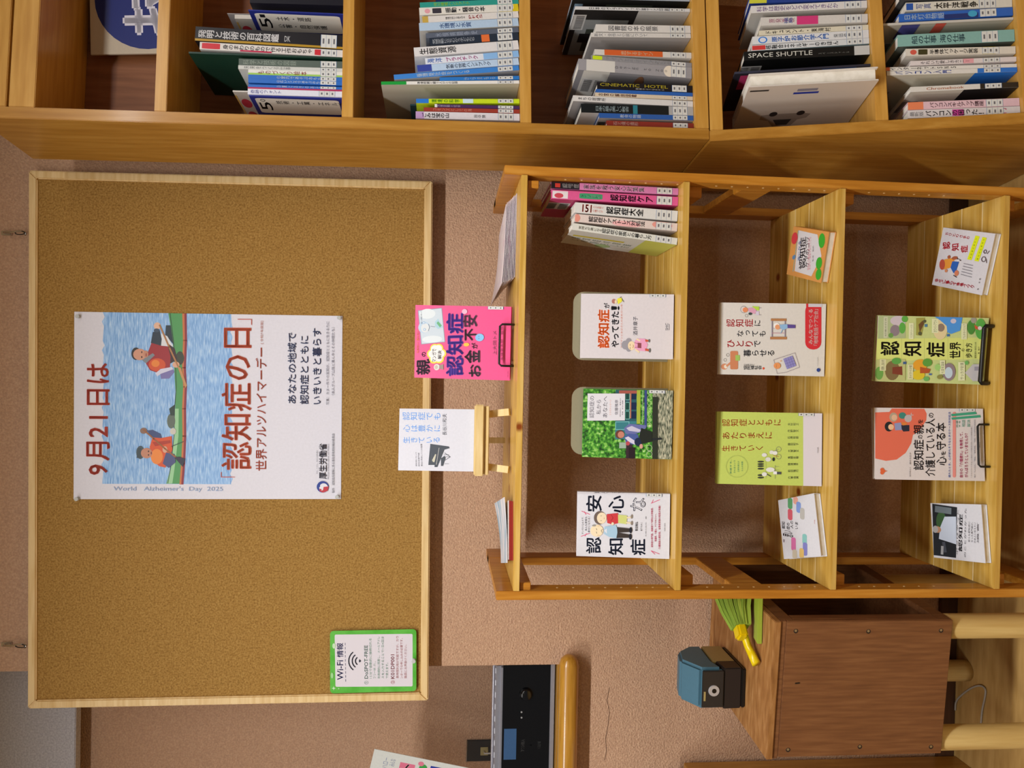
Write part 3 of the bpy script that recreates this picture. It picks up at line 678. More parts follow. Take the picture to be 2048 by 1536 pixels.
B(F1, sw, 'pale blue weather handbook leaning left', g, 836, (129, 144), 1038, (115.5, 128.5), .15, '#bcd4ee', '気象の世界ハンドブック', '#3c4460', (.28, .72), .012, bands=((.86, 1, '#3a4aa0'),))
def plas(P): P.rect(0, 0, 1, .38, '#8ab8e8'); P.text(.15, .44, .85, .78, 'プラスチック', '#c84a9a', .03, vert=True)
B(F1, sw, 'white and blue paperback with colourful title leaning left', g, 852, (117.5, 129), 1038, (100.5, 115), .13, '#e0e6f0', '海洋', '#5a8ae0', (.02, .18), .02, extra=plas)
B(F1, sw, 'white book with large black four character title', g, 830, (96.5, 112), 1039, (79, 99.5), .15, '#e0dede', '生態資源', '#2a2628', (.05, .40), .02)
B(F1, sw, 'navy book with a small orange block on the spine', g, 861, (76, 91.5), 1038, (65, 78.6), .13, '#26303f', '気候変動に立ちむかう子どもたち', '#d6dce4', (.03, .5), .01, bands=((.33, .42, '#e07038'),))
B(F1, sw, 'slate grey book with faint spaced title', g, 853, (67, 76), 1038, (54, 64.5), .14, '#5c6474', '水俣病闘争史', '#98a2b4', (.1, .55), 0)
B(F1, sw, 'wide pale sky blue book with a blank white cover', g, 840, (48, 60), 1040, (34, 53.5), .15, '#b4cce4', '水環境と水質', '#4c6ea8', (.2, .52), .02, scol='#c8c4bc')
B(F1, sw, 'white paperback with spaced red capital letters', g, 846, (32, 46.5), 1038, (22.5, 34), .13, '#e0dcd8', 'ＰＦＡＳ', '#b8343c', (.48, .62), .03, bands=((.94, 1, '#c4a44c'),), author=('環境汚染から身を守る', .24, .44, '#4c4c50'))
def noi(P): P.ell(.5, .92, .32, .028, '#e0a0a8'); P.rrect(.15, .78, .85, .87, .03, '#3a3640'); P.rect(0, .0, 1, .05, '#d4c020'); P.rect(0, .05, .35, .2, '#d4c020')
B(F1, sw, 'white and yellow handbook with a black capsule and heavy title', g, 840, (15, 31.5), 1038, (8.5, 22), .15, '#e4e0d6', '振動・騒音の本', '#2c2c34', (.26, .66), .03, extra=noi)
B(F1, sw, 'teal green book at the right of the third shelf', g, 841, (5, 14.5), 1038, (-4, 8), .13, '#2f9a8c', '河川環境ハンドブック', '#a8e040', (.14, .5), .02)
B(F1, sw, 'dark navy book at the top right of the third shelf', g, 873, (-9, 4.5), 1038, (-17, -5), .13, '#1c2a5c', lab=False)
# --- shelf C (fourth compartment)
g = gC; sw = SD
B(F1, sw, 'brick red book at the left end of the fourth shelf', g, 1214, (239, 250), 1392, (244.5, 256.5), .13, '#8c3026', '石と道の造形', '#e0c4ba', (.08, .36), .01)
B(F1, sw, 'thin black book behind the brick red one', g, 1197, (242, 246), 1392, (251.0, 254), .13, '#1a1614', lab=False, v=.03)
B(F1, sw, 'cobalt blue book left of the black church book', g, 1199, (227.5, 239), 1393, (232, 244), .13, '#2c5ca8', '教会の物語', '#d4e0f0', (.22, .44), .02, sprint=lambda Q: (Q.rect(0, 0, 1, 1, '#b8b0a8'), barcode(Q, .3, .8)))
B(F1, sw, 'black book with a glowing teal church photo on the spine', g, 1163, (206.5, 227), 1393, (215.5, 231), .15, '#10171b', '日本の最も美しい教会', '#8fa0a4', (.13, .42), 0, bands=((.0, .22, '#a8a8a8'), (.50, .54, '#2c7c8c')), scol='#cac6c2')
B(F1, sw, 'tall white book with grey title beside the black church book', g, 1147, (190.5, 201), 1393, (202, 214.6), .17, '#dcdad8', 'まちの居場所', '#4c4c50', (.04, .27), .01, scol='#a8a4a2', tw=.55)
B(F1, sw, 'beige book with dark red characters', g, 1191, (185, 192.6), 1391, (193.3, 201), .13, '#d8c8b0', 'お宮の解剖図鑑', '#6a3c34', (.03, .42), .03)
B(F1, sw, 'slim royal blue book between beige and black spines', g, 1193, (178, 184.6), 1392, (185.8, 193), .13, '#2c62b4', lab=False)
def cine(P): P.text(.42, .26, .86, .97, 'CINEMATIC  HOTEL', '#d8c83c', .01, rot=90); P.text(.12, .3, .28, .6, '映画のようなホテル', '#c8c8c8', 0, vert=True)
B(F1, sw, 'black book with yellow capitals on the spine', g, 1195, (163, 177.6), 1392, (172, 185.4), .15, '#15131a', extra=cine)
def grey100(P): P.rect(0, .68, 1, .93, '#d2cfc8'); P.text(.2, .84, .7, .92, '図書館\n人気の絵本\n１００冊', '#3c3a3c', .01, vert=True) if 0 else None; P.ell(.5, .2, .5, .05, '#e2d8c8')
def greyside(Q):
    Q.rect(0, 0, 1, 1, '#8c8a8e'); Q.rect(.25, .72, 1, .95, '#cfccc4'); barcode(Q, .5, .75); Q.ell(.8, .44, .16, .04, '#8a6044'); Q.ell(.5, .12, .3, .05, '#c8d420')
B(F1, sw, 'thick grey book with a cat photo and big title panel', g, 1158, (116.5, 139), 1397, (135, 158), .17, '#9c9a9e', 'Ｄｅｓｉｇｎ　ｔｏ　Ｚｏｏ', '#54545a', (.32, .78), 0, extra=grey100, sprint=greyside, tw=.2)
def gtab(P): P.rrect(.1, .89, .95, .985, .03, '#c8e020')
B(F1, sw, 'grey book with a lime title tab', g, 1183, (108, 117), 1388, (124, 135), .14, '#8f8e92', 'サインとデザインの見本', '#b8b8bc', (.14, .8), .01, extra=gtab)
B(F1, sw, 'orange spined book with white ends', g, 1190, (100, 112), 1380, (106, 118), .13, '#d8d4cc', '恋するサイン', '#f0d8b8', (.27, .6), .02, bands=((.3, .9, '#d0602c'),))
B(F1, sw, 'pale book with grey title and a wide grey cover', g, 1183, (65, 74.5), 1390, (68, 76), .17, '#d8d5d0', '新文・全作と小説について', '#6a6a70', (.03, .56), 0, scol='#a09c9a', sprint=lambda Q: Q.rect(.55, .15, .7, .7, '#30503c'))
B(F1, sw, 'plain white book with small grey title', g, 1193, (48, 64), 1391, (52.5, 66), .13, '#dcd9d4', '図書館の本の風景', '#7a7a80', (.13, .65), .01)
def mag(Q): Q.rect(0, 0, 1, 1, '#23201f'); Q.rect(0, .5, .8, .95, '#8c8e8c'); Q.rect(.55, 0, 1, .45, '#b8b6b2'); Q.rect(.1, .55, .6, .85, '#3c4038'); Q.rect(.3, .02, .5, .9, '#141214'); barcode(Q, .6, .9)
B(F1, sw, 'large magazine with a black and white photo cover and thin white spine', g, 1151, (13.5, 19), 1395, (17.5, 25), .175, '#d8d8d8', '日本のグラフィック装丁と印刷', '#2c2c30', (.12, .82), .01, sprint=mag)
def mag2(Q): Q.rect(0, 0, 1, 1, '#1a1a18'); Q.rect(.4, .3, .9, .7, '#3c4438'); Q.rect(.2, .9, .9, .97, '#7890a4')
B(F1, sw, 'large magazine with dark photo cover at the right of the fourth shelf', g, 1146, (-8, -3), 1394, (-2, 4), .175, '#aab4c0', lab=False, sprint=mag2)
# --- tilted shelf (first of the lower unit)
g = gD; sw = LS
def car(Q):
    Q.rect(0, 0, 1, 1, '#d6cabc')
    Q.poly([(.34, .80), (.36, .72), (.36, .45), (.33, .38), (.24, .40), (.20, .47), (.06, .50), (.05, .66), (.2, .72), (.24, .80)], '#a3968a')
    Q.poly([(.22, .52), (.08, .54), (.08, .63), (.22, .68)], '#3a3836'); Q.ell(.36, .70, .055, .034, '#332c2a'); Q.ell(.36, .47, .055, .034, '#332c2a')
    Q.rect(.86, .44, .91, .60, '#8c8894'); Q.rect(.80, .42, .84, .62, '#2c3c9c'); Q.rect(.90, .83, .93, .98, '#3c3834')
# fore-edge-out white hardback
ul = F2.uw(1765, 173, .0)[0]; ur = F2.uw(1763, 146, .0)[0]; tl_, tw1 = F2.uw(1494, 188, .0)
T = ur-ul; H = (tw1-LS); lean = math.atan2(tl_-ul, H)
t = thing('book', 'thick white hardback standing fore-edge out with a small car on its cover', 'book', F2.M(ul-.001, -.03, LS+.0015, lean), gD)
k = MB(); k.box((0, 0, 0), (.0028, .2, H)); k.box((T-.0028, 0, 0), (T, .2, H)); k.box((0, .197, 0), (T, .2, H)); k.build('cover', plain('white_board_cover', '#ded6cc', .35), t, .0008)
k = MB(); n_ = 9; pts = [(.0028, .006), (T-.0028, .006)]
k.prism([(.0028, .004), (T-.0028, .004), (T-.0028, H-.004), (.0028, H-.004)], .006, .197); k.build('page_block', PAGES, t)
Q = Print(.2, H); car(Q); Q.build('side_print', t, mat4(Vector((0, .2, 0)), Vector((0, -1, 0)), Vector((1, 0, 0)), Vector((0, 0, 1))))
def dmag(Q): Q.rect(0, 0, 1, 1, '#23222c'); Q.rect(.5, .1, 1, .35, '#2458a8'); Q.rect(.6, .6, .95, .95, '#a8305c'); Q.ell(.7, .5, .2, .15, '#5c6474')
B(F2, sw, 'thin dark magazine behind the white hardback', g, 1470, (144, 148), 1728, (128, 133), .17, '#383848', lab=False, sprint=dmag)
def ss(P): P.text(.3, .62, .72, .97, '', '#fff') if 0 else None; P.text(.28, .45, .78, .965, 'SPACE SHUTTLE', '#d4d2c8', 0, rot=90); P.rect(0, .0, 1, .12, '#c9c9c6'); P.text(.3, .16, .45, .4, 'スペースシャトル', '#8a8a84', 0, vert=True)
B(F2, sw, 'large black hardback with thin white capitals on its spine', g, 1489, (104, 121), 1735, (90, 110), .17, '#121212', lab=False, extra=ss, sprint=lambda Q: (Q.rect(0, 0, 1, 1, '#121312'), barcode(Q, .55, .85)))
def redtop(P): P.rect(.1, .88, .9, .995, '#cc3a38')
B(F2, sw, 'white book with bold black title and red block at top', g, 1504, (91, 102), 1711, (77.5, 89), .14, '#d8dadb', '核融合エネルギーのきほん', '#22242a', (.12, .74), .03, extra=redtop, scol='#8ea4a8')
def bluecirc(P): P.ell(.5, .91, .42, .04, '#2c78d0'); P.ell(.5, .91, .3, .028, '#d8d8e0')
B(F2, sw, 'white book with bright blue title and round blue badge', g, 1506, (73, 90), 1708, (62, 77), .14, '#dcdcdc', '原子炉お節介学入門', '#2472d0', (.17, .66), .03, extra=bluecirc, author=('柴田俊一', .7, .85, '#55585c'))
B(F2, sw, 'cream book with brush lettered title', g, 1519, (61.5, 72), 1703, (52, 61.5), .13, '#dcd4bc', 'ドキュメント・東海村', '#28282a', (.06, .66), .02)
def mgt(P): P.rect(0, .46, 1, .66, '#d03c78'); P.text(.3, .68, .8, .92, '原発事故', '#d890a8', .01, vert=True)
B(F2, sw, 'pale paperback with a magenta ribbon on its spine', g, 1523, (37, 52), 1702, (29, 48), .13, '#d4cfc8', '福島', '#5c7cc8', (.22, .3), .01, extra=mgt)
B(F2, sw, 'white book with small purple and pink lettering', g, 1503, (13, 27), 1705, (2.5, 18), .14, '#dcd8d4', '科学は歴史をどう変えてきたか', '#9c7cb8', (.05, .75), .01, scol='#b8b4ac')
B(F2, sw, 'blue and yellow book at the right end of the tilted shelf', g, 1500, (-7, 9), 1700, (-14, 0), .14, '#27408c', lab=False, bands=((.85, 1, '#c8c83c'),))
# --- lowest tilted shelf
g = gE; sw = w2+.0
def pnk(P): P.rect(.1, .5, .9, .6, '#c83c9a'); P.rect(.1, .02, .9, .0, '#fff') if 0 else None; P.text(.15, .12, .85, .28, '入門', '#d84a78', .02, vert=True); P.text(.2, .86, .8, .98, '最新版', '#5c5c60', .0, vert=True)
B(F2, sw, 'pale book with heavy black title and pink stamp, left end of lowest shelf', g, 1817, (220.5, 237), 2046, (212, 228), .15, '#dcd6d6', 'パソコンの困った！', '#26242a', (.16, .68), .035, extra=pnk, labz=.03)
B(F2, sw, 'pink and orange computer skills book', g, 1817, (205, 219.6), 2044, (195, 211.5), .15, '#e0bcc4', 'パソコンスキルアップ講座', '#54303c', (.2, .68), .02, bands=((.86, 1, '#e08058'),), labz=.03)
def chrb(P): P.rect(0, 0, 1, .35, '#1c1a1c'); P.text(.25, .5, .75, .85, 'Chromebook', '#d87c3c', .01, rot=90)
B(F2, sw, 'white and black book with rainbow lettering', g, 1822, (174, 184), 2046, (163, 174), .15, '#dcd8d0', None, extra=chrb, labz=.03, sprint=lambda Q: (Q.rect(0, 0, 1, 1, '#cfc8b8'), Q.rect(0, 0, 1, .5, '#1d1b1b'), barcode(Q, .4, .85)))
def inb(P): P.rect(0, 0, 1, .3, '#2470c8')
B(F2, sw, 'white and blue computer manual with black title', g, 1775, (141.5, 151), 2047, (134, 142.5), .17, '#e0dcd4', 'パソコン入門', '#2c50b0', (.06, .5), .03, extra=inb, labz=.03, sprint=lambda Q: (Q.rect(0, 0, 1, 1, '#cdc6b2'), Q.rect(0, 0, 1, .32, '#2470c8'), barcode(Q, .3, .88)))
B(F2, sw, 'taller white internet manual with black title and orange corner', g, 1773, (134.5, 141), 2046, (126.5, 133.6), .16, '#e2ded6', 'インターネットＳＮＳ', '#25252a', (.03, .54), .03, bands=((.97, 1, '#d8704c'),), labz=.03)
B(F2, sw, 'slim pale pink book with grey title', g, 1822, (122, 131), 2040, (112.5, 122), .13, '#e0d6d4', 'それいけ愛しきカニー', '#5c5458', (.1, .56), .01, bands=((.4, .5, '#e0a0a8'),), labz=.03)
def semi(P): P.ell(.5, .93, .36, .03, '#d05a4c'); P.rrect(.12, .8, .88, .885, .03, '#3c3a20'); P.rect(0, .18, 1, .3, '#c8b020')
B(F2, sw, 'cream handbook with yellow band, red roundel and black capsule', g, 1813, (97, 111.5), 2044, (91.5, 106), .15, '#ddd6c8', '半導体パッケージ実装', '#2c2a2c', (.22, .66), .02, extra=semi, labz=.03)
B(F2, sw, 'sea green hardback with dark blue title', g, 1797, (70, 93), 2044, (57, 82), .17, '#86b4ac', '船の仕事 海の仕事', '#2c4a5c', (.12, .58), .01, bands=(), labz=.03, scol='#50564e')
B(F2, sw, 'large pale grey magazine with thin white spine', g, 1763, (47, 51), 2046, (32.5, 38), .17, '#c9c5bc', lab=False, sprint=lambda Q: (Q.rect(0, 0, 1, 1, '#b4ae9e'), barcode(Q, .3, .8), Q.rect(.7, .7, 1, .84, '#4c4c8c'), Q.rect(.8, .5, 1, .58, '#d05848')))
def lig(P): P.rect(0, .3, .6, .6, '#153070'); P.ell(.5, .35, .4, .04, '#3ca0c8')
B(F2, sw, 'deep blue lighthouse book with pale lettering', g, 1799, (28, 43.5), 2038, (13, 30), .15, '#2c64bc', '日本灯台物語', '#c8dcf0', (.05, .4), .02, extra=lig, labz=.03)
def pac(P): P.rect(.1, .93, .9, .995, '#2454a8'); P.text(.2, .76, .8, .9, '写真', '#7080c0', .01, vert=True)
B(F2, sw, 'off white book with heavy black war title', g, 1813, (4.5, 23), 2030, (-3.5, 12.5), .15, '#d9d5c8', '太平洋戦争', '#201e20', (.27, .68), .04, extra=pac, labz=.03)
B(F2, sw, 'dark book at the right end of the lowest shelf', g, 1800, (-14, 2), 2030, (-24, -5), .15, '#3a3c3e', lab=False)
flush()
# --- sign in the top compartment
c = [F1.uw(181, 97, .17), F1.uw(345, 101, .17)]
sM = F1.M(F1.uw(250, 101, .165)[0], .165, SA+.0012, math.radians(-3.5)); sgh = F1.uw(181, 97, .165)[1]-SA-.002
t = thing('category_sign', 'white square sign with a blue disc and a large white brush character, top shelf', 'sign', sM)
sg = .245; boxo('card', (0, 0, 0), (sg, .004, sgh), plain('card_white', '#cdbfa8', .6), t)
boxo('stand', (sg*.3, .004, 0), (sg*.7, .012, .04), plain('card_white', '#cdbfa8', .6), t)
P = Print(sg, sgh)
P.ell(.5, .40, .46, .55, '#1f2c74', 36)
P.text(.16, .04, .84, .66, '技', '#e4e2ec', .05)
P.build('print', t)

# ------------------------------------------------------------------ books shown face-on in the rack
def face_book(label, grp, zs, quad, frame, T, col, draw, lean=None, ratio=None, lift=None, name='book', cat='book', labelz=True, glossy=False, fix=None):
    fx, fy, fs = frame
    qp = [(fx+a/fs, fy+b/fs) for a, b in quad]
    best = None
    cand = [lean] if lean is not None else [a*.5 for a in range(2, 159)]
    for th in cand:
        thr = math.radians(th); lf = T*math.sin(thr)+.0008 if lift is None else lift
        BL, BR = at_z(*qp[3], zs+lf), at_z(*qp[2], zs+lf); ex = (BR-BL); ex.z = 0; W = ex.length; ex.normalize()
        if fix:                # known distance and turn, for the books near eye level
            ex = Vector((math.cos(fix[1]), math.sin(fix[1]), 0)); nb = Vector((0, 0, 1)).cross(ex)
            cm_ = at_y((qp[2][0]+qp[3][0])/2, (qp[2][1]+qp[3][1])/2, fix[0]); cm_.z = zs+lf
            a_, b_ = hit(*qp[3], cm_, nb), hit(*qp[2], cm_, nb); W = (b_-a_).dot(ex); BL = Vector((a_.x, a_.y, zs+lf)); BR = BL+ex*W
        eb = Vector((0, 0, 1)).cross(ex); ez_ = Vector((0, 0, 1))*math.cos(thr)+eb*math.sin(thr); ey_ = eb*math.cos(thr)-Vector((0, 0, 1))*math.sin(thr)
        TL, TR = hit(*qp[0], BL, ey_), hit(*qp[1], BL, ey_); H = ((TL-BL).dot(ez_)+(TR-BL).dot(ez_))/2
        off = ((TL-BL).dot(ex)+(TR-BR).dot(ex))/2
        e_ = abs(H/W-(ratio or 1.4))
        if best is None or e_ < best[0]: best = (e_, BL, ex, ey_, ez_, W, H, th)
    _, BL, ex, ey_, ez_, W, H, th = best
    M = mat4(BL, ex, ey_, ez_); t = thing(name, label, cat, M, grp)
    cover_shell(W, H, T, None, cm(col), 'face', t); pages(W, H, T, 'face', t)
    P = Print(W, H, qp, frame); draw(P)
    if labelz: P.hm_save = P.hm; call_label(P, W-.006, .016, W, .047)
    P.build('cover_print', t, mat=INKG if glossy else None)
    return t, M, W, H, th
GS = ['books standing face-on on the rack']
BK = '#25242c'
# 1 pink book on top of the rack
def d_pink(P):
    P.poly([(375, 240), (690, 213), (735, 680), (422, 700)], '#8c93a4'); P.poly([(383, 247), (683, 222), (726, 673), (430, 692)], '#c9d4dc')
    P.ell(500, 290, 105, 68, '#dde4e6'); P.ell(565, 635, 130, 48, '#dde4e6'); P.ell(455, 470, 72, 78, '#b9cfe0'); P.ell(470, 480, 52, 62, '#d8dcdc'); P.poly([(600, 400), (640, 360), (705, 480), (640, 500), (600, 460)], '#a9ccd8'); P.poly([(620, 420), (640, 395), (690, 455), (665, 480)], '#6ab07c')
    for i, (a, b) in enumerate(((412, 262), (412, 300), (418, 335))): P.text(a, b-10, a+16, b+(40, 60, 90)[i], ['あった', '貯めてます', '残高いくらですか'][i], '#6c7484')
    for a, b in ((455, 410), (465, 500)): P.ell(a, b, 17, 17, '#8fb4d4'); P.ell(a, b, 10, 10, '#dde4ea')
    P.line([(515, 430), (530, 470), (515, 520)], 5, '#6c7484'); P.line([(545, 460), (600, 470)], 5, '#6c7484')
    PB = '#4c2a9c'; DK_ = '#3a1430'
    P.text(360, 895, 545, 1105, '親', DK_, .05); P.text(430, 800, 485, 865, 'の', DK_, .03)
    for cx, cy in ((600, 760), (650, 760), (560, 830), (690, 830), (590, 900), (660, 900), (630, 830)): P.ell(cx, cy, 62, 62, '#f0d84c')
    for cx, cy in ((600, 765), (645, 765), (568, 830), (680, 830), (595, 890), (652, 890), (625, 830)): P.ell(cx, cy, 50, 50, '#ece8e4')
    P.text(565, 765, 620, 940, 'マンガで', '#2a2430', .02); P.text(640, 790, 690, 905, '解決', '#2a2430', .03)
    P.ell(628, 1010, 38, 42, '#ded8d4'); P.ell(622, 1010, 22, 26, '#c9b8a8'); P.poly([(660, 985), (715, 975), (715, 1050), (660, 1030)], '#a08c84')
    P.text(745, 290, 980, 1140, '認知症', PB, .06)
    P.text(1045, 995, 1205, 1165, 'お', DK_, .06); P.text(985, 800, 1195, 980, '金', DK_, .06); P.text(1080, 705, 1160, 785, 'が', DK_, .03); P.text(990, 510, 1150, 675, '不', DK_, .06); P.text(960, 320, 1160, 490, '安', '#5c2c4c', .06)
    P.ell(1190, 635, 58, 52, '#7cbce8'); P.ell(1180, 650, 5, 5, '#26486c'); P.ell(1180, 618, 5, 5, '#26486c'); P.ell(1015, 725, 38, 24, '#f0c040')
    P.text(1365, 555, 1415, 880, '上大岡トメ', '#7c2448'); P.text(1472, 490, 1500, 960, '永峰英太郎　監修', '#8c3458'); P.text(1560, 1110, 1572, 1195, '主婦の友社', '#7c2448')
    P.text(365, 500, 395, 810, 'もめない！困らない！', '#f0a840', .01); P.ell(990, 275, 36, 34, '#e8b4cc')
pk = face_book('bright pink comic book on a black wire stand on top of the rack', 'books on top of the rack', SZ[0], [(338, 1135), (343, 165), (1618, 228), (1588, 1235)], (780, 580, 6.827), .016, '#f0508c', d_pink, lean=12, lift=.007, glossy=True, fix=(1.520, -.05))
def wire_stand(M, W, H, T, th, x0, x1, lipz, r, lab, depth=.055, lip_y=-.006, zs=0, lip=True):
    """black wire display stand under a book: M is the book's matrix"""
    t = thing('wire_stand', lab, 'book stand', Matrix.Translation(M.translation) @ (M.to_3x3().to_4x4()), 'black wire book stands')
    thr = math.radians(th)
    inv = t.matrix_world.inverted(); up = inv.to_3x3() @ Vector((0, 0, 1)); bk = up.cross(Vector((1, 0, 0))) ; bk = Vector((1, 0, 0)).cross(up)*-1
    fl = -(M.translation.z-zs)+r           # floor height relative to the book's lower front edge, along up
    f = lambda x, b, z: Vector((x, 0, 0))+bk*b+up*z
    k = MB(); lp = [f(x0, depth, fl), f(x0, -.010, fl), f(x0, -.012, fl+.004), f(x0, lip_y-.001+math.sin(thr)*lipz*.0, lipz*.8), f(x0+.004, lip_y, lipz), f(x1-.004, lip_y, lipz), f(x1, lip_y, lipz*.8), f(x1, -.012, fl+.004), f(x1, -.010, fl), f(x1, depth, fl)]
    if lip: k.tube(lp, r, 8); k.build('front_lip', BLACK, t, smooth=True)
    k = MB(); tb = T*1.15+r+.001; hh = H*.55
    top = lambda x: f(x, (tb+.001)+math.tan(thr)*hh+.004, hh)
    k.tube([f(x0+.01, depth, fl), f(x0+.01, tb+.004, fl+.006), top(x0+.014), top(x1-.014), f(x1-.01, tb+.004, fl+.006), f(x1-.01, depth, fl), f(x0+.01, depth, fl)], r*.9, 8); k.build('back_rest', BLACK, t, smooth=True)
    return t
_, M, W, H, th = pk
wire_stand(M, W, H, .016, th, W*.20, W*.76, .0225, .0022, 'black wire stand holding the pink comic book', zs=SZ[0], lip_y=-.008)
# 2 white book on a mini easel
def d_easel(P):
    SB_ = '#5c9ae6'
    P.text(180, 235, 685, 340, '認知症でも', SB_, 0, vert=True); P.text(185, 400, 680, 495, '心は豊かに', SB_, 0, vert=True); P.text(175, 560, 675, 645, '生きている', SB_, 0, vert=True)
    P.text(712, 255, 772, 540, '長谷川和夫', '#34343c')
    P.text(338, 765, 358, 960, '認知症になった', '#707078'); P.text(375, 775, 395, 962, '認知症専門医', '#707078'); P.text(412, 655, 436, 962, '長谷川和夫１００の言葉', '#707078')
    g = '#4a5058'; P.poly([(545, 655), (800, 692), (812, 715), (740, 735), (640, 975), (600, 975), (600, 945), (515, 945), (518, 900), (545, 660)], g)
    P.poly([(566, 880), (610, 795), (625, 800), (600, 905), (580, 905)], '#c9c5b0'); P.line([(665, 710), (625, 940)], 5, '#d8d4cc'); P.line([(560, 905), (560, 780)], 2, '#6a7078')
    P.line([(740, 780), (820, 835), (740, 885)], 6, g); P.line([(730, 805), (800, 805)], 4, g); P.line([(740, 835), (820, 835)], 4, g); P.line([(740, 930), (800, 930)], 4, g); P.poly([(690, 855), (740, 820), (755, 850), (720, 960), (690, 960)], g)
wb, M, W, H, th = face_book('white book with pale blue title and a piano drawing, on the small easel', 'books on top of the rack', SZ[0], [(97, 1015), (145, 190), (1158, 196), (1160, 1045)], (780, 790, 6.827), .014, '#dedee6', d_easel, lean=8, lift=.0745, labelz=False, fix=(1.525, .08))

te = thing('mini_easel', 'small pale wooden easel holding the white book on top of the rack', 'easel', Matrix.Translation((M.translation.x, M.translation.y, SZ[0]+.0004)) @ Matrix.Rotation(math.atan2(M.col[0][1], M.col[0][0]), 4, 'Z'))
lh = .0700
boxo('ledge', (-.008, -.018, lh-.014), (W+.009, -.001, lh+.006), EASW, te, .0025); boxo('ledge_base', (-.006, -.012, lh-.024), (W+.007, .026, lh-.0145), EASW, te, .0015)
for i, x in enumerate((.012, W-.012)):
    k = MB(); k.tube([(x+(-.008, .008)[i], .006, .004), (x+(.010, -.010)[i], .050+.018, H*.62+lh)], .0098, 4); b_ = k.build('front_leg', EASW, te)
k = MB(); k.tube([(W/2, .125, .006), (W/2, .066, H*.5+lh)], .0088, 4); k.build('rear_leg', EASW, te)
boxo('cross_bar', (.012, .062, H*.5+lh), (W-.012, .072, H*.5+lh+.014), EASW, te, .001)
# 3 white book with orange title on a metal bookend
def person(P, cx, cy, s, skin, hair, top, bot, up=1):
    """small printed figure seen upright in the sheet; reading axes: x runs down the sheet, y runs to its left"""
    P.ell(cx, cy, s*.95, s, hair); P.ell(cx+s*.35, cy, s*.75, s*.78, skin); P.ell(cx+s*.3, cy-s*.3, s*.1, s*.1, '#3a2c28'); P.ell(cx+s*.3, cy+s*.3, s*.1, s*.1, '#3a2c28'); P.line([(cx+s*.75, cy-s*.2), (cx+s*.82, cy), (cx+s*.75, cy+s*.2)], s*.1, '#9a4a3a')
    P.poly([(cx+s*1.1, cy-s*.5), (cx+s*2.8, cy-s*.95), (cx+s*2.8, cy+s*.95), (cx+s*1.1, cy+s*.5)], top)
    P.line([(cx+s*1.4, cy-s*.6), (cx+s*2.3, cy-s*1.3)], s*.4, top); P.line([(cx+s*1.4, cy+s*.6), (cx+s*2.3, cy+s*1.3)], s*.4, top); P.ell(cx+s*2.45, cy-s*1.4, s*.22, s*.22, skin); P.ell(cx+s*2.45, cy+s*1.4, s*.22, s*.22, skin)
    P.poly([(cx+s*2.8, cy-s*.8), (cx+s*4.3, cy-s*.7), (cx+s*4.3, cy-s*.15), (cx+s*2.9, cy)], bot); P.poly([(cx+s*2.8, cy+s*.8), (cx+s*4.3, cy+s*.7), (cx+s*4.3, cy+s*.15), (cx+s*2.9, cy)], bot)
    P.ell(cx+s*4.4, cy-s*.5, s*.2, s*.35, '#5a4438'); P.ell(cx+s*4.4, cy+s*.5, s*.2, s*.35, '#5a4438')
def d_yatte(P):
    OR = '#ee6a28'
    P.text(545, 375, 722, 935, '認知症', OR, .05); P.text(635, 280, 718, 358, 'が', BK, .04); P.text(745, 400, 858, 920, 'やってきた', BK, .05); P.text(742, 320, 865, 385, '！', BK, .06)
    P.text(880, 295, 910, 930, 'ケアマンとお父さんのまめの12年', '#dc8c74'); P.text(1062, 470, 1130, 745, '酒井章子', '#3c3c46'); P.text(1540, 560, 1580, 665, 'SHC', '#3c3c46'); P.line([(1595, 575), (1595, 660)], 7, '#5a5a60')
    P.ell(955, 885, 62, 66, '#9a969c'); P.ell(1000, 940, 40, 42, '#9a969c'); P.ell(1000, 820, 40, 36, '#9a969c'); P.ell(1040, 895, 52, 66, '#edd6ae'); P.line([(1020, 915), (1020, 945)], 6, '#6a5040'); P.line([(1020, 870), (1020, 895)], 6, '#6a5040'); P.line([(1062, 880), (1070, 900), (1060, 925)], 6, '#a05040')
    P.poly([(1085, 830), (1120, 790), (1240, 790), (1280, 880), (1245, 975), (1120, 960), (1085, 930)], '#e6a0c0'); P.poly([(1130, 850), (1185, 855), (1185, 930), (1130, 925)], '#8c4a50'); P.line([(1085, 850), (1130, 862)], 6, '#8c4a50'); P.line([(1085, 920), (1130, 915)], 6, '#8c4a50')
    P.line([(1100, 950), (1150, 985)], 24, '#edd6ae'); P.line([(1120, 800), (1160, 820)], 24, '#edd6ae'); P.poly([(1240, 800), (1290, 810), (1290, 835), (1245, 835)], '#c8583c'); P.poly([(1240, 930), (1300, 945), (1295, 975), (1240, 965)], '#c8583c'); P.ell(1300, 820, 14, 24, '#6a6a68'); P.ell(1308, 960, 16, 32, '#6a6a68')
    P.ell(780, 255, 30, 34, '#b0766a'); P.ell(810, 262, 18, 26, '#e8d2b0'); P.poly([(830, 215), (895, 200), (900, 255), (840, 300)], '#e8e03c'); P.line([(895, 215), (925, 260)], 8, '#6a6a48'); P.line([(870, 200), (890, 190)], 8, '#55504a')
ya = face_book('white book with orange and black hand drawn title on the upper shelf', GS[0], SZ[1], [(295, 1075), (308, 152), (1667, 138), (1652, 1085)], (1120, 570, 7.314), .013, '#ddd6d8', d_yatte, lean=9)
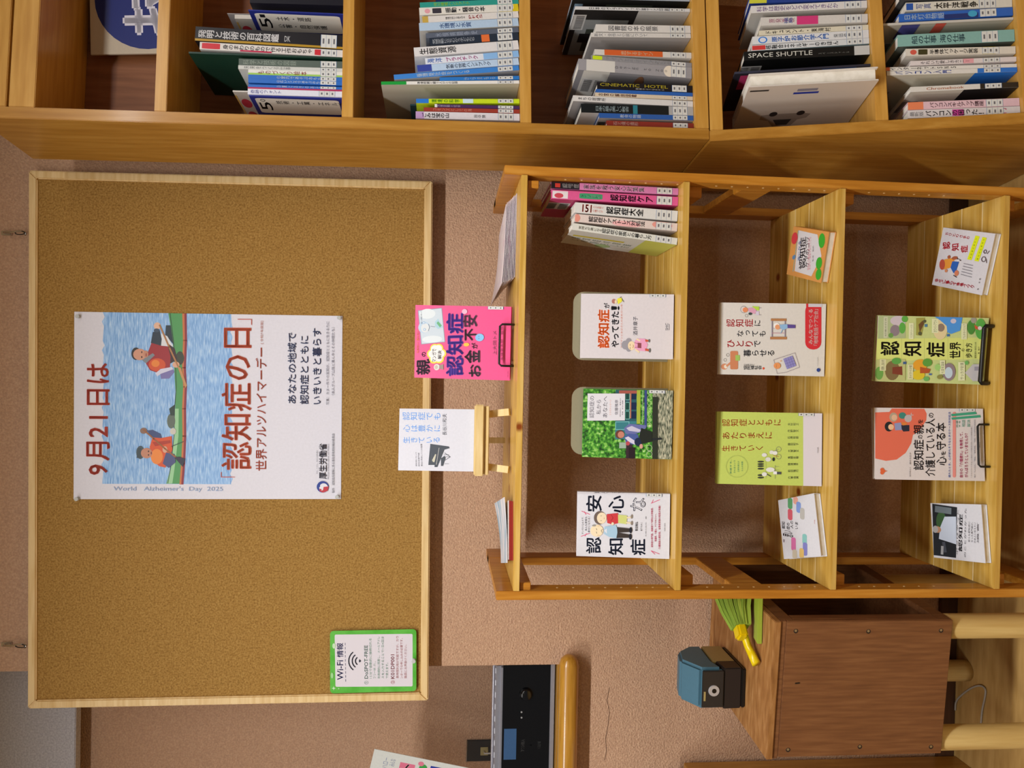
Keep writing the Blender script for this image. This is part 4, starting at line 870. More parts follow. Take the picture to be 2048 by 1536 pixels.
def bookend(pxt, py0, py1, pxb, zs, yb, lab):
    a = at_y(pxt, (py0+py1)/2, yb); l = at_y(pxb, py1, yb).x; r_ = at_y(pxb, py0, yb).x; Hh = a.z-zs; Wd = r_-l
    t = thing('bookend', lab, 'bookend', Matrix.Translation((l, yb, zs+.0003)), 'beige metal bookends')
    R_ = .022; pts = [(0, 0), (Wd, 0)]
    for cx, a0 in ((Wd-R_, 0), (R_, 90)):
        for j in range(7): an = math.radians(a0+j*15); pts.append((cx+R_*math.cos(an), Hh-R_+R_*math.sin(an)))
    k = MB(); k.prism(pts, 0, .0012); m_ = plain('beige_enamel', '#9c9478', .4); k.build('back_plate', m_, t)
    boxo('foot_plate', (.01, .0012, 0), (Wd-.01, .07, .0012), m_, t)
    return t
_, M, W, H, th = ya
bookend(1146, 588.5, 724, 1337, SZ[1], M.translation.y+.016+math.tan(math.radians(th))*H*1.0+.0005, 'beige metal bookend behind the white book with orange title')
# 4 photo book
def d_photo(P):
    P.rect(330, 130, 800, 1160, '#3c7a2c', LEAFM); P.rect(740, 130, 1110, 1160, '#4c7c3c', LEAFM); P.rect(800, 130, 1110, 860, '#2f5a62'); P.rect(1340, 130, 1655, 1160, '#9c9880', PATHM); P.rect(1110, 130, 1345, 1160, '#74983c', LEAFM)
    for y in (180, 330, 460): P.rect(945, y, 1010, y+110, '#1e4640'); P.outl([(945, y), (1005, y), (1005, y+110), (945, y+110)], 7, '#7cc4b8'); P.rect(1020, y, 1105, y+105, '#1b2c4a')
    P.rect(850, 155, 1120, 200, '#a4584c'); P.rect(1010, 200, 1030, 560, '#b8745c')
    P.rect(800, 600, 1110, 860, '#3c7c84'); P.outl([(805, 610), (1000, 610), (1000, 720), (805, 720)], 7, '#8cd0cc')
    P.rect(1112, 150, 1165, 640, '#a4b040'); P.rect(1225, 150, 1262, 690, '#3e4a84'); P.line([(1200, 150), (1200, 640)], 6, '#c8d4b8')
    for y in range(180, 680, 80):
        P.outl([(1300+30*math.cos(a), y+34*math.sin(a)) for a in [i*pi/4 for i in range(8)]], 6, '#b8d494')
    for y in (990, 1080): P.outl([(1300+42*math.cos(a), y+42*math.sin(a)) for a in [i*pi/5 for i in range(10)]], 6, '#c4d8ac')
    P.rect(1345, 250, 1425, 1155, '#30342a'); P.rect(860, 905, 960, 990, '#9ab09c'); P.rect(960, 905, 1050, 1160, '#3a2a30'); P.rect(1000, 980, 1090, 1160, '#2a2024')
    P.poly([(930, 700), (1000, 640), (1250, 660), (1250, 700), (1180, 760), (1040, 800), (950, 780)], '#6a6fa4'); P.poly([(960, 700), (1040, 670), (1200, 740), (1140, 760), (1000, 740)], '#c4c0d4')
    P.poly([(930, 820), (1000, 780), (1130, 790), (1160, 900), (1080, 940), (960, 920)], '#4c5c98'); P.poly([(940, 840), (990, 820), (1110, 900), (1090, 940), (1000, 900)], '#d0cce0'); P.ell(1140, 900, 60, 60, '#222c48'); P.poly([(1180, 700), (1340, 760), (1340, 900), (1190, 930), (1150, 820)], '#262a24')
    P.poly([(1340, 850), (1480, 845), (1490, 870), (1345, 885)], '#262a2c'); P.ell(868, 790, 66, 62, '#6a4034'); P.ell(885, 795, 48, 48, '#c4806c'); P.ell(985, 920, 30, 30, '#b84c54'); P.ell(1180, 965, 26, 34, '#d09c8c')
    P.rect(395, 200, 938, 590, '#dddbe0')
    P.text(425, 235, 492, 550, '認知症の', '#3c3844'); P.text(525, 290, 592, 500, '私から', '#3c3844'); P.text(618, 240, 682, 545, 'あなたへ', '#3c3844'); P.text(710, 290, 740, 510, '２０のメッセージ', '#e8a890'); P.text(790, 290, 838, 508, '佐藤雅彦', '#3c3844'); P.text(862, 265, 878, 535, '認知症本人・著者ほか', '#66646c'); P.text(895, 300, 912, 510, '写真　まちの風景', '#66646c')
    P.rect(330, 125, 1655, 138, '#4c9c3c')
ph = face_book('book with a green garden photo of a seated man, on the upper shelf', GS[0], SZ[1], [(330, 1103), (335, 130), (1655, 155), (1630, 1162)], (1120, 760, 7.314), .012, '#4a9438', d_photo, lean=9, glossy=True)
_, M, W, H, th = ph
bookend(1143, 777, 911, 1335, SZ[1], M.translation.y+.015+math.tan(math.radians(th))*H*1.0+.0005, 'beige metal bookend behind the garden photo book')
# 5 anshin
def d_anshin(P):
    N = '#20283c'
    P.text(985, 520, 1125, 668, '認', N, .03); P.text(1190, 535, 1332, 688, '知', N, .03); P.text(1395, 545, 1540, 695, '症', N, .03); P.text(985, 135, 1130, 285, '安', N, .03); P.text(1190, 140, 1335, 300, '心', N, .03); P.text(1395, 160, 1540, 285, 'な', N, .03); P.text(1403, 168, 1532, 277, 'な', '#e0dfe4', -.015)
    R_ = '#d84c74'
    for a in (((945, 280), (1020, 310)), ((970, 283), (985, 312)), ((940, 510), (1020, 482)), ((975, 508), (990, 485)), ((1590, 215), (1672, 182)), ((1595, 213), (1610, 183)), ((1590, 655), (1668, 686)), ((1625, 688), (1590, 655))): P.line(list(a), 5, R_)
    for i, (a, b, t) in enumerate(((945, 490, 'マンガとＱ＆Ａで、'), (975, 460, '本人も家族も'), (1002, 475, '幸せになれる！'))): P.text(a, 330, a+20, b, t, '#50505a')
    for a, y0, y1, t in ((1588, 255, 622, '認知症の専門医、高齢者ケア研究の大学教授、'), (1622, 310, 570, '看護師、介護士、ケアマネジャー、'), (1658, 235, 642, '介護施設の運営者、当事者家族の知恵が満載！')): P.text(a, y0, a+20, y1, t, R_, .02)
    P.text(1440, 385, 1466, 470, '繁田雅弘', '#2c2c34', .01); P.text(1490, 390, 1506, 470, '森下えみこ', '#2c2c34'); P.text(1535, 335, 1545, 525, '主婦の友社　編', '#6a6a70'); P.text(1712, 400, 1724, 478, '主婦の友社', '#6a6a70')
    P.ell(1112, 342, 55, 62, '#6c5c54'); P.ell(1130, 345, 45, 52, '#e8d6b4'); P.line([(1120, 325), (1128, 325)], 4, '#333'.replace('#333', '#333333')); P.line([(1120, 368), (1128, 368)], 4, '#333333'); P.line([(1152, 342), (1152, 354)], 3, '#a04c3c')
    P.poly([(1175, 310), (1280, 300), (1282, 395), (1225, 405), (1180, 390)], '#c83c40'); P.line([(1215, 312), (1235, 345), (1215, 372)], 4, '#8c2028'); P.poly([(1280, 315), (1365, 325), (1360, 405), (1282, 392)], '#ccd07c'); P.line([(1365, 345), (1400, 340)], 14, '#e8d6b4'); P.line([(1360, 390), (1400, 395)], 14, '#e8d6b4'); P.ell(1408, 335, 10, 20, '#8c8074'); P.ell(1408, 395, 10, 20, '#8c8074')
    P.ell(1085, 460, 60, 55, '#ecdab6'); P.ell(1100, 415, 14, 10, '#e4ccA4'.replace('A', 'a')); P.ell(1100, 505, 14, 10, '#e4cca4'); P.line([(1080, 440), (1085, 452)], 4, '#4a4038'); P.line([(1080, 470), (1085, 484)], 4, '#4a4038'); P.line([(1135, 448), (1125, 460), (1135, 478)], 5, '#8a8478'); P.ell(1060, 412, 20, 8, '#9a958c')
    P.poly([(1155, 425), (1260, 410), (1285, 470), (1270, 535), (1200, 520), (1150, 490)], '#a4c4d8'); P.poly([(1150, 460), (1175, 440), (1178, 488)], '#d8dce4'); P.poly([(1270, 430), (1395, 445), (1395, 478), (1275, 480)], '#3c3430'); P.poly([(1275, 478), (1390, 500), (1385, 530), (1265, 530)], '#3c3430'); P.ell(1398, 460, 14, 28, '#20222c'); P.ell(1395, 520, 14, 28, '#20222c'); P.ell(1230, 398, 12, 14, '#e8d6b4')
    P.rect(898, 98, 1770, 118, '#ccc8cc'); P.text(1055, 99, 1500, 116, '安心な認知症', N, .01, rot=90)
an = face_book('white book with large black characters and a cartoon couple, upper shelf', GS[0], SZ[1], [(898, 688), (905, 100), (1770, 130), (1762, 735)], (960, 960, 4.655), .014, '#dedde2', d_anshin, lean=9)
_, M, W, H, th = an; wire_stand(M, W, H, .014, th, W*.25, W*.75, .002, .0016, 'black wire stand hidden behind the cartoon couple book', zs=SZ[1], lip=False)
# 6 hitori
def d_hitori(P):
    D = '#34343c'; R_ = '#cc3038'
    P.text(355, 335, 720, 440, '認知症', R_, .02, vert=True); P.text(735, 350, 820, 425, 'に', D, .02); P.text(500, 485, 890, 570, 'なっても', D, .02, vert=True); P.text(370, 615, 720, 715, 'ひとり', R_, .02, vert=True); P.text(735, 625, 820, 710, 'で', D, .02); P.text(590, 745, 1010, 840, '暮らせる', D, .02, vert=True)
    P.text(590, 960, 835, 1020, '協同福祉会', D, .02, vert=True); P.text(592, 940, 740, 962, '社会福祉法人', '#6a6a6a', 0, vert=True); P.ell(862, 1000, 16, 16, '#d8583c')
    P.rrect(1432, 120, 1655, 745, 100, R_); P.rect(1445, 114, 1655, 400, R_); P.text(1480, 195, 1535, 672, 'みんなでつくる', '#ecdcd8', .03); P.text(1548, 195, 1612, 690, '「地域包括ケア社会」', '#ecdcd8', .02)
    P.rect(1475, 114, 1665, 165, '#c9c4cc')
    P.ell(330, 975, 44, 40, '#d08c68'); P.ell(350, 975, 24, 26, '#e8dcc8'); P.line([(365, 965), (420, 920)], 26, '#d08c68'); P.rrect(410, 765, 515, 1012, 20, '#c8825c'); P.rect(480, 820, 540, 895, '#9cc060')
    for cx, cy in ((342, 885), (378, 818), (630, 288)): P.outl([(cx+20*math.cos(a), cy+20*math.sin(a)) for a in [i*pi/4 for i in range(8)]], 3, '#55504c')
    P.ell(590, 205, 42, 46, '#4a4444'); P.ell(590, 205, 38, 42, '#d8d0cc'); P.ell(612, 210, 36, 34, '#e08c60'); P.poly([(650, 185), (745, 180), (765, 230), (740, 265), (660, 235)], '#d8a0b8'); P.poly([(700, 160), (800, 165), (800, 215), (770, 215)], '#b4d848'); P.rect(755, 230, 800, 280, '#d0c8d8'); P.line([(800, 180), (830, 180)], 4, '#5c4c5c'); P.line([(800, 275), (830, 275)], 4, '#5c4c5c'); P.ell(680, 262, 26, 18, '#3c4a4a')
    P.rect(960, 325, 1172, 358, '#b07c50'); P.rect(950, 572, 1178, 608, '#b07c50'); P.rect(970, 355, 985, 575, '#8a8290'); P.rect(1148, 355, 1163, 575, '#8a8290'); P.line([(970, 460), (1150, 460)], 4, '#a090b0'); P.line([(970, 522), (1150, 522)], 6, '#c88c9c')
    P.ell(1038, 425, 42, 40, '#f0ece8'); P.ell(1050, 440, 34, 34, '#e09c70'); P.poly([(1080, 410), (1185, 400), (1188, 455), (1130, 480), (1085, 450)], '#8cb4d8'); P.line([(1120, 470), (1095, 525)], 10, '#8cb4d8'); P.poly([(1185, 405), (1295, 410), (1295, 455), (1188, 455)], '#5c4a90')
    P.outl([(998, 885), (1290, 790), (1352, 985), (1165, 1055), (1045, 1070)], 4, '#6a5c70'); P.poly([(1128, 872), (1255, 828), (1308, 965), (1180, 1012)], '#8c88c0')
    for i in range(1, 4): P.line([(1128+i*32, 872-i*11), (1180+i*32, 1012-i*12)], 3, '#5c548c'); P.line([(1128+i*13, 872+i*35), (1255+i*13, 828+i*34)], 3, '#5c548c')
    P.ell(1045, 965, 48, 42, '#e0945c'); P.line([(1090, 900), (1100, 900)], 12, '#e0945c'); P.line([(1035, 950), (1035, 960)], 4, '#4a3020'); P.line([(1035, 972), (1035, 984)], 4, '#4a3020')
    P.ell(1612, 1024, 26, 26, '#2c4488'); P.text(1592, 850, 1610, 975, 'クリエイツかもがわ', '#7a7a84')
hi = face_book('cream book with red and black title and a red capsule, middle shelf', GS[0], SZ[2], [(253, 1078), (275, 112), (1722, 122), (1695, 1112)], (1400, 590, 6.827), .014, '#dcd7cf', d_hitori, lean=9, labelz=False)
_, M, W, H, th = hi; wire_stand(M, W, H, .014, th, W*.25, W*.75, .002, .0016, 'black wire stand hidden behind the cream book with red capsule', zs=SZ[2], lip=False)
# 7 lime book
def d_lime(P):
    O_ = '#c8582c'; Gd = '#4c6a3c'
    P.rect(1405, 150, 1670, 1180, '#d9d2d8')
    P.text(300, 255, 1095, 350, '認知症とともに', O_, .012, vert=True); P.text(305, 430, 975, 520, 'あたりまえに', O_, .012, vert=True); P.text(295, 605, 855, 685, '生きていく', O_, .012, vert=True)
    for i, t in enumerate(('矢吹知之', '丹野智文', '石原哲郎', '藤田和子', '大塚智丈', '鬼頭史樹', '猿渡進平', '前田隆行', '六車由実')): P.text(1192, 310+i*90.5, 1340, 345+i*90.5, t, '#3c4434', 0, vert=True)
    for i, t in enumerate(('支援する、', 'されるという', '立場を超えた', '９人の実践')): P.text(402+i*52, 800+i*8, 425+i*52, 990-i*12, t, '#3c8c6c')
    for k_ in (0, 1): P.outl([(500+(150-8*k_)*math.cos(a), 890+(150-8*k_)*math.sin(a)) for a in [i*pi/16 for i in range(32)]], 2, '#a8b868')
    for y in (830, 862, 890, 925, 1012, 1045): P.ell(820, y, 44, 12, '#3c4034')
    P.outl([(1065+34*math.cos(a), 665+34*math.sin(a)) for a in [i*pi/6 for i in range(12)]], 4, '#7a7c74'); P.outl([(1065+34*math.cos(a), 765+34*math.sin(a)) for a in [i*pi/6 for i in range(12)]], 4, '#7a7c74')
    P.line([(990, 745), (1065, 765)], 5, '#c86840'); P.line([(1000, 690), (1065, 665)], 5, '#8a8c84'); P.ell(968, 705, 30, 26, '#dcdcd4'); P.ell(1015, 715, 34, 26, '#e4e4dc'); P.ell(870, 740, 36, 26, '#dcdcd8'); P.ell(920, 800, 40, 30, '#d8d8d0'); P.ell(995, 800, 18, 26, '#26302c')
    P.line([(890, 770), (890, 1060)], 2, '#6a6c60'); P.ell(950, 940, 60, 32, '#e0e0d8'); P.line([(1015, 880), (1015, 1065)], 4, '#7a7c70')
    for y in (900, 945): P.line([(1015, y), (1070, y)], 3, '#7a7c70')
    P.ell(870, 1000, 36, 28, '#e0e0da'); P.poly([(990, 960), (1040, 965), (1040, 1005), (990, 1000)], '#e8e8e4'); P.poly([(1040, 970), (1100, 972), (1098, 1005), (1040, 1003)], '#4c5054'); P.line([(905, 1000), (955, 1030)], 10, '#3a3e3c'); P.text(1595, 645, 1615, 722, '中央法規', '#5c5a60')
li = face_book('lime green book with orange title on the middle shelf', GS[0], SZ[2], [(220, 1118), (235, 152), (1668, 183), (1660, 1178)], (1400, 800, 6.827), .014, '#c4d468', d_lime, lean=9)
_, M, W, H, th = li; wire_stand(M, W, H, .014, th, W*.25, W*.75, .002, .0016, 'black wire stand hidden behind the lime green book', zs=SZ[2], lip=False)
# 8 world guide
def d_sekai(P):
    P.rect(180, 470, 1620, 740, '#d4dc7c')
    for x in (515, 795, 1090, 1285): P.line([(x, 470), (x, 745)], 2, '#8c9458')
    K_ = '#1c1a14'
    P.text(252, 500, 485, 675, '認', K_, .04); P.text(530, 510, 765, 690, '知', K_, .035); P.text(820, 520, 1055, 705, '症', K_, .035); P.text(1110, 520, 1255, 725, '世界', K_, .03); P.text(1262, 605, 1300, 640, 'の', K_, .02); P.text(1310, 535, 1395, 720, '歩き方', K_, .02); P.text(1425, 525, 1450, 725, '認知症のある人の', '#3c3c28'); P.text(1470, 580, 1490, 675, '筧 裕介', '#3c3c28')
    P.rect(225, 185, 560, 465, '#aab888'); P.ell(470, 250, 100, 60, '#c8bcc4'); P.ell(430, 370, 60, 70, '#8a7c84'); P.ell(520, 340, 40, 70, '#5ca848'); P.ell(550, 230, 40, 40, '#5ca848'); P.ell(380, 430, 30, 30, '#6a9a4c'); P.rect(290, 200, 340, 460, '#c4c8a8'); P.text(305, 215, 325, 440, '記憶の行方', '#55584a')
    P.poly([(690, 220), (800, 215), (760, 440), (690, 430)], '#9c9a4c'); P.poly([(720, 300), (770, 250), (790, 290), (735, 400)], '#6a4c2c'); P.ell(740, 410, 24, 24, '#55583c'); P.ell(795, 260, 20, 20, '#55583c'); P.rect(600, 280, 660, 478, '#dce0b4'); P.text(620, 300, 645, 460, 'ミステリーバス', '#4c5040'); P.rect(795, 295, 830, 330, '#4c7c9c')
    P.ell(990, 360, 90, 130, '#dccc9c'); P.poly([(920, 205), (1270, 215), (1240, 380), (1130, 420), (1080, 400), (1070, 320), (990, 250)], '#4c94dc'); P.ell(1155, 260, 36, 30, '#c8c0d0'); P.ell(1000, 340, 46, 50, '#8c7c6c'); P.rect(885, 230, 965, 405, '#dce0b4'); P.text(905, 245, 950, 395, 'ホワイトアウト', '#4c5040'); P.rect(1075, 420, 1110, 450, '#3c6ca8')
    P.ell(1500, 360, 70, 130, '#5cac4c'); P.ell(1380, 340, 50, 90, '#4c8c3c'); P.ell(1410, 250, 36, 40, '#9c9a8c'); P.poly([(1420, 310), (1480, 340), (1500, 380), (1430, 360)], '#d05c3c'); P.ell(1490, 350, 26, 24, '#e0dcd4'); P.rect(1255, 290, 1325, 490, '#dce0b4'); P.text(1275, 300, 1310, 480, 'アルキタイヒルズ', '#4c5040')
    P.rect(190, 725, 560, 985, '#b8bc7c'); P.ell(400, 860, 90, 120, '#7c6a44'); P.poly([(400, 820), (520, 810), (525, 920), (400, 900)], '#7c3c2c'); P.ell(240, 890, 50, 80, '#6ca04c'); P.ell(450, 745, 60, 40, '#5ca04c'); P.rect(245, 720, 320, 860, '#d4d4a4'); P.text(262, 728, 305, 850, '顔無し族の村', '#4c5040'); P.rect(530, 755, 570, 785, '#3c5c8c')
    P.ell(740, 800, 90, 70, '#e0a030'); P.ell(720, 920, 80, 60, '#d8c030'); P.ell(830, 770, 60, 50, '#5c9c40'); P.poly([(740, 820), (870, 850), (850, 900), (740, 900)], '#b0562c'); P.rect(585, 790, 655, 975, '#d4d4a4'); P.text(605, 800, 640, 960, 'カイケイの壁', '#4c5040'); P.ell(820, 970, 36, 30, '#6cb060'); P.rect(850, 905, 885, 925, '#4c6ca8')
    P.ell(1100, 890, 80, 110, '#8c7c84'); P.ell(1095, 900, 50, 70, '#bcd0dc'); P.rect(985, 745, 1050, 915, '#dce0b4'); P.text(1000, 760, 1040, 905, '七変化温泉', '#4c5040'); P.ell(960, 830, 36, 40, '#9ccc74'); P.ell(985, 950, 36, 26, '#8c8a4c')
    P.poly([(1300, 905), (1400, 800), (1500, 800), (1505, 1010), (1400, 1010)], '#c4c0c0'); P.poly([(1420, 830), (1480, 830), (1480, 880), (1420, 880)], '#9c98a4'); P.rect(1215, 770, 1300, 1000, '#dce0b4'); P.text(1240, 780, 1285, 985, 'サッカク砂漠', '#4c5040'); P.ell(1320, 780, 26, 26, '#6cb060')
se = face_book('green illustrated guide book behind a thick black stand, lower shelf', GS[0], SZ[3], [(185, 988), (232, 182), (1612, 226), (1545, 1058)], (1720, 600, 6.244), .015, '#c8d48c', d_sekai, lean=9, lift=.006, labelz=False)
_, M, W, H, th = se; wire_stand(M, W, H, .015, th, W*.0+.004, W*.88, .0165, .0045, 'thick black stand holding the green illustrated guide book', zs=SZ[3], lip_y=-.011)
# 9 salmon circle book
def d_kaigo(P):
    K_ = '#242026'
    P.poly([(188, 230), (360, 222), (390, 180), (790, 180), (820, 240), (815, 320), (770, 390), (720, 460), (650, 500), (630, 600), (560, 720), (450, 800), (320, 815), (190, 785)], '#dc6c54')
    P.ell(410, 285, 50, 56, '#b0a088'); P.ell(420, 290, 34, 36, '#dcb494'); P.ell(520, 265, 46, 40, '#3c8478'); P.ell(590, 300, 46, 46, '#b8b0b0')
    P.ell(355, 400, 52, 60, '#20242a'); P.ell(380, 405, 34, 36, '#e8bc94'); P.poly([(420, 360), (500, 350), (525, 440), (430, 445)], '#8c94bc'); P.poly([(505, 380), (605, 380), (605, 455), (530, 460), (510, 430)], '#262a3c'); P.poly([(505, 345), (575, 350), (570, 380), (520, 385)], '#d8803c'); P.text(600, 230, 655, 285, '＋', '#e8dcd8', .03)
    P.text(655, 560, 785, 930, '認知症', K_, .02); P.text(712, 500, 768, 550, 'の', K_, .02); P.text(655, 375, 785, 490, '親', K_, .02); P.text(712, 310, 770, 365, 'を', K_, .02)
    P.text(800, 300, 925, 1005, '介護している人', K_, .015); P.text(845, 230, 905, 290, 'の', K_, .02)
    P.text(940, 765, 1065, 875, '心', K_, .02); P.text(1000, 700, 1055, 755, 'を', K_, .02); P.text(932, 350, 1058, 685, '守る本', K_, .02)
    P.text(1090, 215, 1120, 1025, '疲れたとき、心が折れそうなときのケース別対処法', '#3c6cc8', .01); P.rrect(1145, 215, 1185, 1025, 18, '#e08c84')
    P.text(1232, 465, 1275, 1025, '自分の「介護疲れ」を無視して、', '#cc3c7c', .015); P.text(1295, 480, 1338, 1025, 'がんばろうとしていませんか？', '#cc3c7c', .015)
    P.text(1375, 380, 1392, 1030, '７８のイライラすること悩みへの対処法を知って心の負担を軽く。', '#70707a'); P.text(1418, 310, 1436, 1030, '親が「もの忘れ」「暴言」「昼夜逆転」「徘徊」など認知症の症状別', '#70707a')
    P.poly([(1125, 240), (1440, 210), (1455, 240), (1130, 270)], '#3c9c7c'); P.poly([(1128, 285), (1495, 250), (1505, 280), (1135, 312)], '#3c9c7c'); P.text(1195, 320, 1215, 410, '共感しました', '#5cac8c', 0, vert=True) if 0 else P.text(1190, 320, 1240, 410, '共感\nする', '#3c9c7c', .01); P.text(1260, 310, 1370, 400, '相談\n解決', '#5c9c8c', .0)
    P.ell(272, 955, 24, 24, '#d8643c'); P.ell(272, 922, 24, 24, '#d8643c'); P.poly([(275, 980), (275, 900), (318, 938)], '#d8643c'); P.line([(315, 938), (328, 938)], 8, '#d8643c')
    P.text(605, 715, 625, 860, '橋中今日子', '#5c5a60'); P.text(605, 890, 620, 1010, '理学療法士', '#5c5a60'); P.text(1480, 590, 1494, 655, '翔泳社', '#5c5a60')
ka = face_book('white book with a salmon red circle and black title, lower shelf', GS[0], SZ[3], [(190, 1035), (172, 172), (1535, 172), (1560, 1075)], (1720, 790, 6.244), .014, '#dcd4d2', d_kaigo, lean=9, lift=.006)
_, M, W, H, th = ka; wire_stand(M, W, H, .014, th, W*.20, W*.78, .017, .0022, 'thin black wire stand holding the salmon circle book', zs=SZ[3], lip_y=-.006)
# reclined small books
def d_kotsu(P):
    P.poly([(255, 955), (290, 325), (570, 480), (635, 860), (490, 1120)], '#c8c2c0'); P.poly([(240, 955), (290, 325), (278, 325), (230, 950)], '#8a9c8c')
    P.text(310, 460, 400, 955, '認知症', '#3c3438', .03); P.text(395, 480, 455, 955, 'ケアのコツ', '#3c3438', .02); P.text(290, 510, 325, 820, '楽になる', '#6c84b8', .02); P.text(430, 490, 480, 1010, '家族も介護者も安心できる', '#c88088'); P.text(500, 650, 520, 900, '監修　医師', '#6a6468')
    P.ell(640, 605, 50, 125, '#3c9c2c'); P.ell(600, 960, 46, 95, '#3c9c2c'); P.ell(595, 1130, 42, 85, '#3c9c2c'); P.ell(235, 440, 44, 95, '#c43c40'); P.ell(240, 740, 24, 34, '#5c7c9c')
def d_ohitori(P):
    R_ = '#c8303c'
    P.text(275, 270, 660, 440, 'おひとりさまの', R_, .03, vert=True) if 0 else P.poly([(0, 0), (1, 0), (1, 1)], '#d8d4d4')
    def vt(cx0, cy0, cx1, cy1, txt, s_, col=R_, b=.035):
        n = len(txt)
        for i, ch in enumerate(txt):
            f = i/(n-1) if n > 1 else 0; x = cx0+(cx1-cx0)*f; y = cy0+(cy1-cy0)*f; P.text(x-s_/2, y-s_/2, x+s_/2, y+s_/2, ch, col, b)
    vt(300, 305, 655, 420, 'おひとりさまの', 50); vt(295, 510, 590, 610, '認知症', 125, b=.045); vt(140, 1085, 730, 1280, '幸せに暮らす準備ブック', 60)
    for a, b in (((810, 430), (685, 785)), ((930, 470), (805, 825))): P.line([a, b], 75, '#d4dc1c')
    P.text(735, 420, 760, 800, '', '#44441c') if 0 else None
    for j, (a, b) in enumerate((((790, 460), (700, 770)), ((920, 490), (820, 810)))): vt(a[0], a[1], b[0], b[1], ['んさ逝に頃日今', 'んせまじりわ終'][j], 26, '#6a6c20', 0)
    P.poly([(270, 745), (420, 740), (440, 760), (380, 900), (255, 920)], '#d89038'); P.poly([(400, 795), (510, 820), (465, 960), (420, 1005), (370, 900)], '#2c5ca8'); P.ell(235, 830, 46, 90, '#b4503c'); P.ell(345, 715, 26, 30, '#a05a3c'); P.ell(470, 1010, 36, 50, '#c87858'); P.ell(440, 745, 50, 30, '#a0583c'); P.line([(480, 760), (540, 800)], 14, '#3c2c2c'); P.line([(420, 1040), (470, 1080)], 12, '#3c2c2c'); P.ell(300, 945, 24, 28, '#c88058'); P.ell(500, 790, 20, 14, '#d8d4d4')
    for i in range(5): P.line([(590-12*i, 860+45*i), (740-5*i, 915+50*i)], 8, '#77747a')
    P.outl([(925+36*math.cos(a), 830+44*math.sin(a)) for a in [i*pi/5 for i in range(10)]], 12, '#6c5c5c'); P.outl([(950+24*math.cos(a), 700+30*math.sin(a)) for a in [i*pi/5 for i in range(10)]], 12, '#6c5c5c'); P.line([(985, 740), (1020, 700)], 14, '#6c5c5c'); P.line([(970, 840), (975, 900)], 12, '#6c5c5c')
    vt(865, 1170, 830, 1340, '岡林 真', 26, '#4c484c', .01)
def d_omoi(P):
    for cx, cy, ry, c_ in ((440, 340, 65, '#dca08c'), (350, 410, 95, '#5c9c68'), (350, 600, 95, '#cc5c68'), (490, 445, 95, '#7c94cc'), (552, 540, 100, '#b4b0a8'), (405, 1090, 115, '#d070a0'), (590, 970, 90, '#84bcb4'), (598, 1140, 115, '#8080bc'), (540, 1220, 85, '#dcb86c'), (425, 1260, 80, '#c8bca4')):
        P.rrect(cx-38, cy-ry, cx+38, cy+ry, 34, c_)
    P.text(215, 700, 480, 850, '認知症の人の', '#34282c', .01, vert=True) if 0 else P.text(215, 745, 345, 860, '認知\n症の', '#3c3034', .02)
    P.text(350, 700, 480, 830, '人の\nいま', '#3c3034', .01); P.text(235, 880, 400, 985, '思い', '#3c3034', .02); P.text(235, 1040, 262, 1090, '編著', '#7c5c6c'); P.text(755, 600, 770, 670, '出版', '#c87c6c')
def d_boku(P):
    P.rect(1482, 190, 1635, 500, '#24282c'); P.ell(1540, 290, 30, 60, '#3c5c38'); P.rect(1500, 200, 1600, 240, '#6a7478'); P.poly([(1560, 260), (1630, 250), (1635, 420), (1530, 400), (1535, 330)], '#c4ccd8'); P.ell(1520, 345, 22, 20, '#b88868'); P.ell(1508, 345, 16, 22, '#a8a4a0'); P.line([(1560, 420), (1570, 470)], 18, '#484c54'); P.rect(1545, 440, 1560, 490, '#9c9c9c')
    P.text(1648, 230, 1672, 460, '認知症', '#2a282c', .03); P.text(1610, 190, 1626, 220, '', '#fff') if 0 else None
    P.text(1636, 205, 1646, 480, 'ボクはやっと', '#3c383c', 0); P.text(1682, 190, 1694, 490, 'のことがわかった', '#3c383c', 0)
    for i, t in enumerate(('自らも認知症に', 'なった専門医が、', '日本人に伝えたい', '遺言')): P.text(1706+i*18, 270, 1718+i*18, 395, t, '#6a686c')
SMALL = [('orange bordered care tips book lying back with green spots, middle shelf', SZ[2], [(150, 960), (210, 235), (755, 490), (630, 1275)], (1560, 400, 7.68), .017, '#d0904c', d_kotsu, 1.25),
         ('white book with red lettering and two lime bars lying back, lower shelf', SZ[3], [(62, 1150), (245, 195), (1115, 405), (885, 1455)], (1860, 420, 8.532), .015, '#d4cfd0', d_ohitori, 1.2),
         ('white book with pastel coloured blots lying back on the middle shelf', SZ[2], [(245, 1375), (155, 405), (750, 140), (870, 1215)], (1540, 970, 8.531), .015, '#dad8da', d_omoi, 1.3),
         ('white book with a dark photo of a man lying back, lower shelf', SZ[3], [(1505, 513), (1470, 188), (1785, 150), (1812, 510)], (1380, 960, 3.066), .015, '#d8d6d8', d_boku, 1.4)]
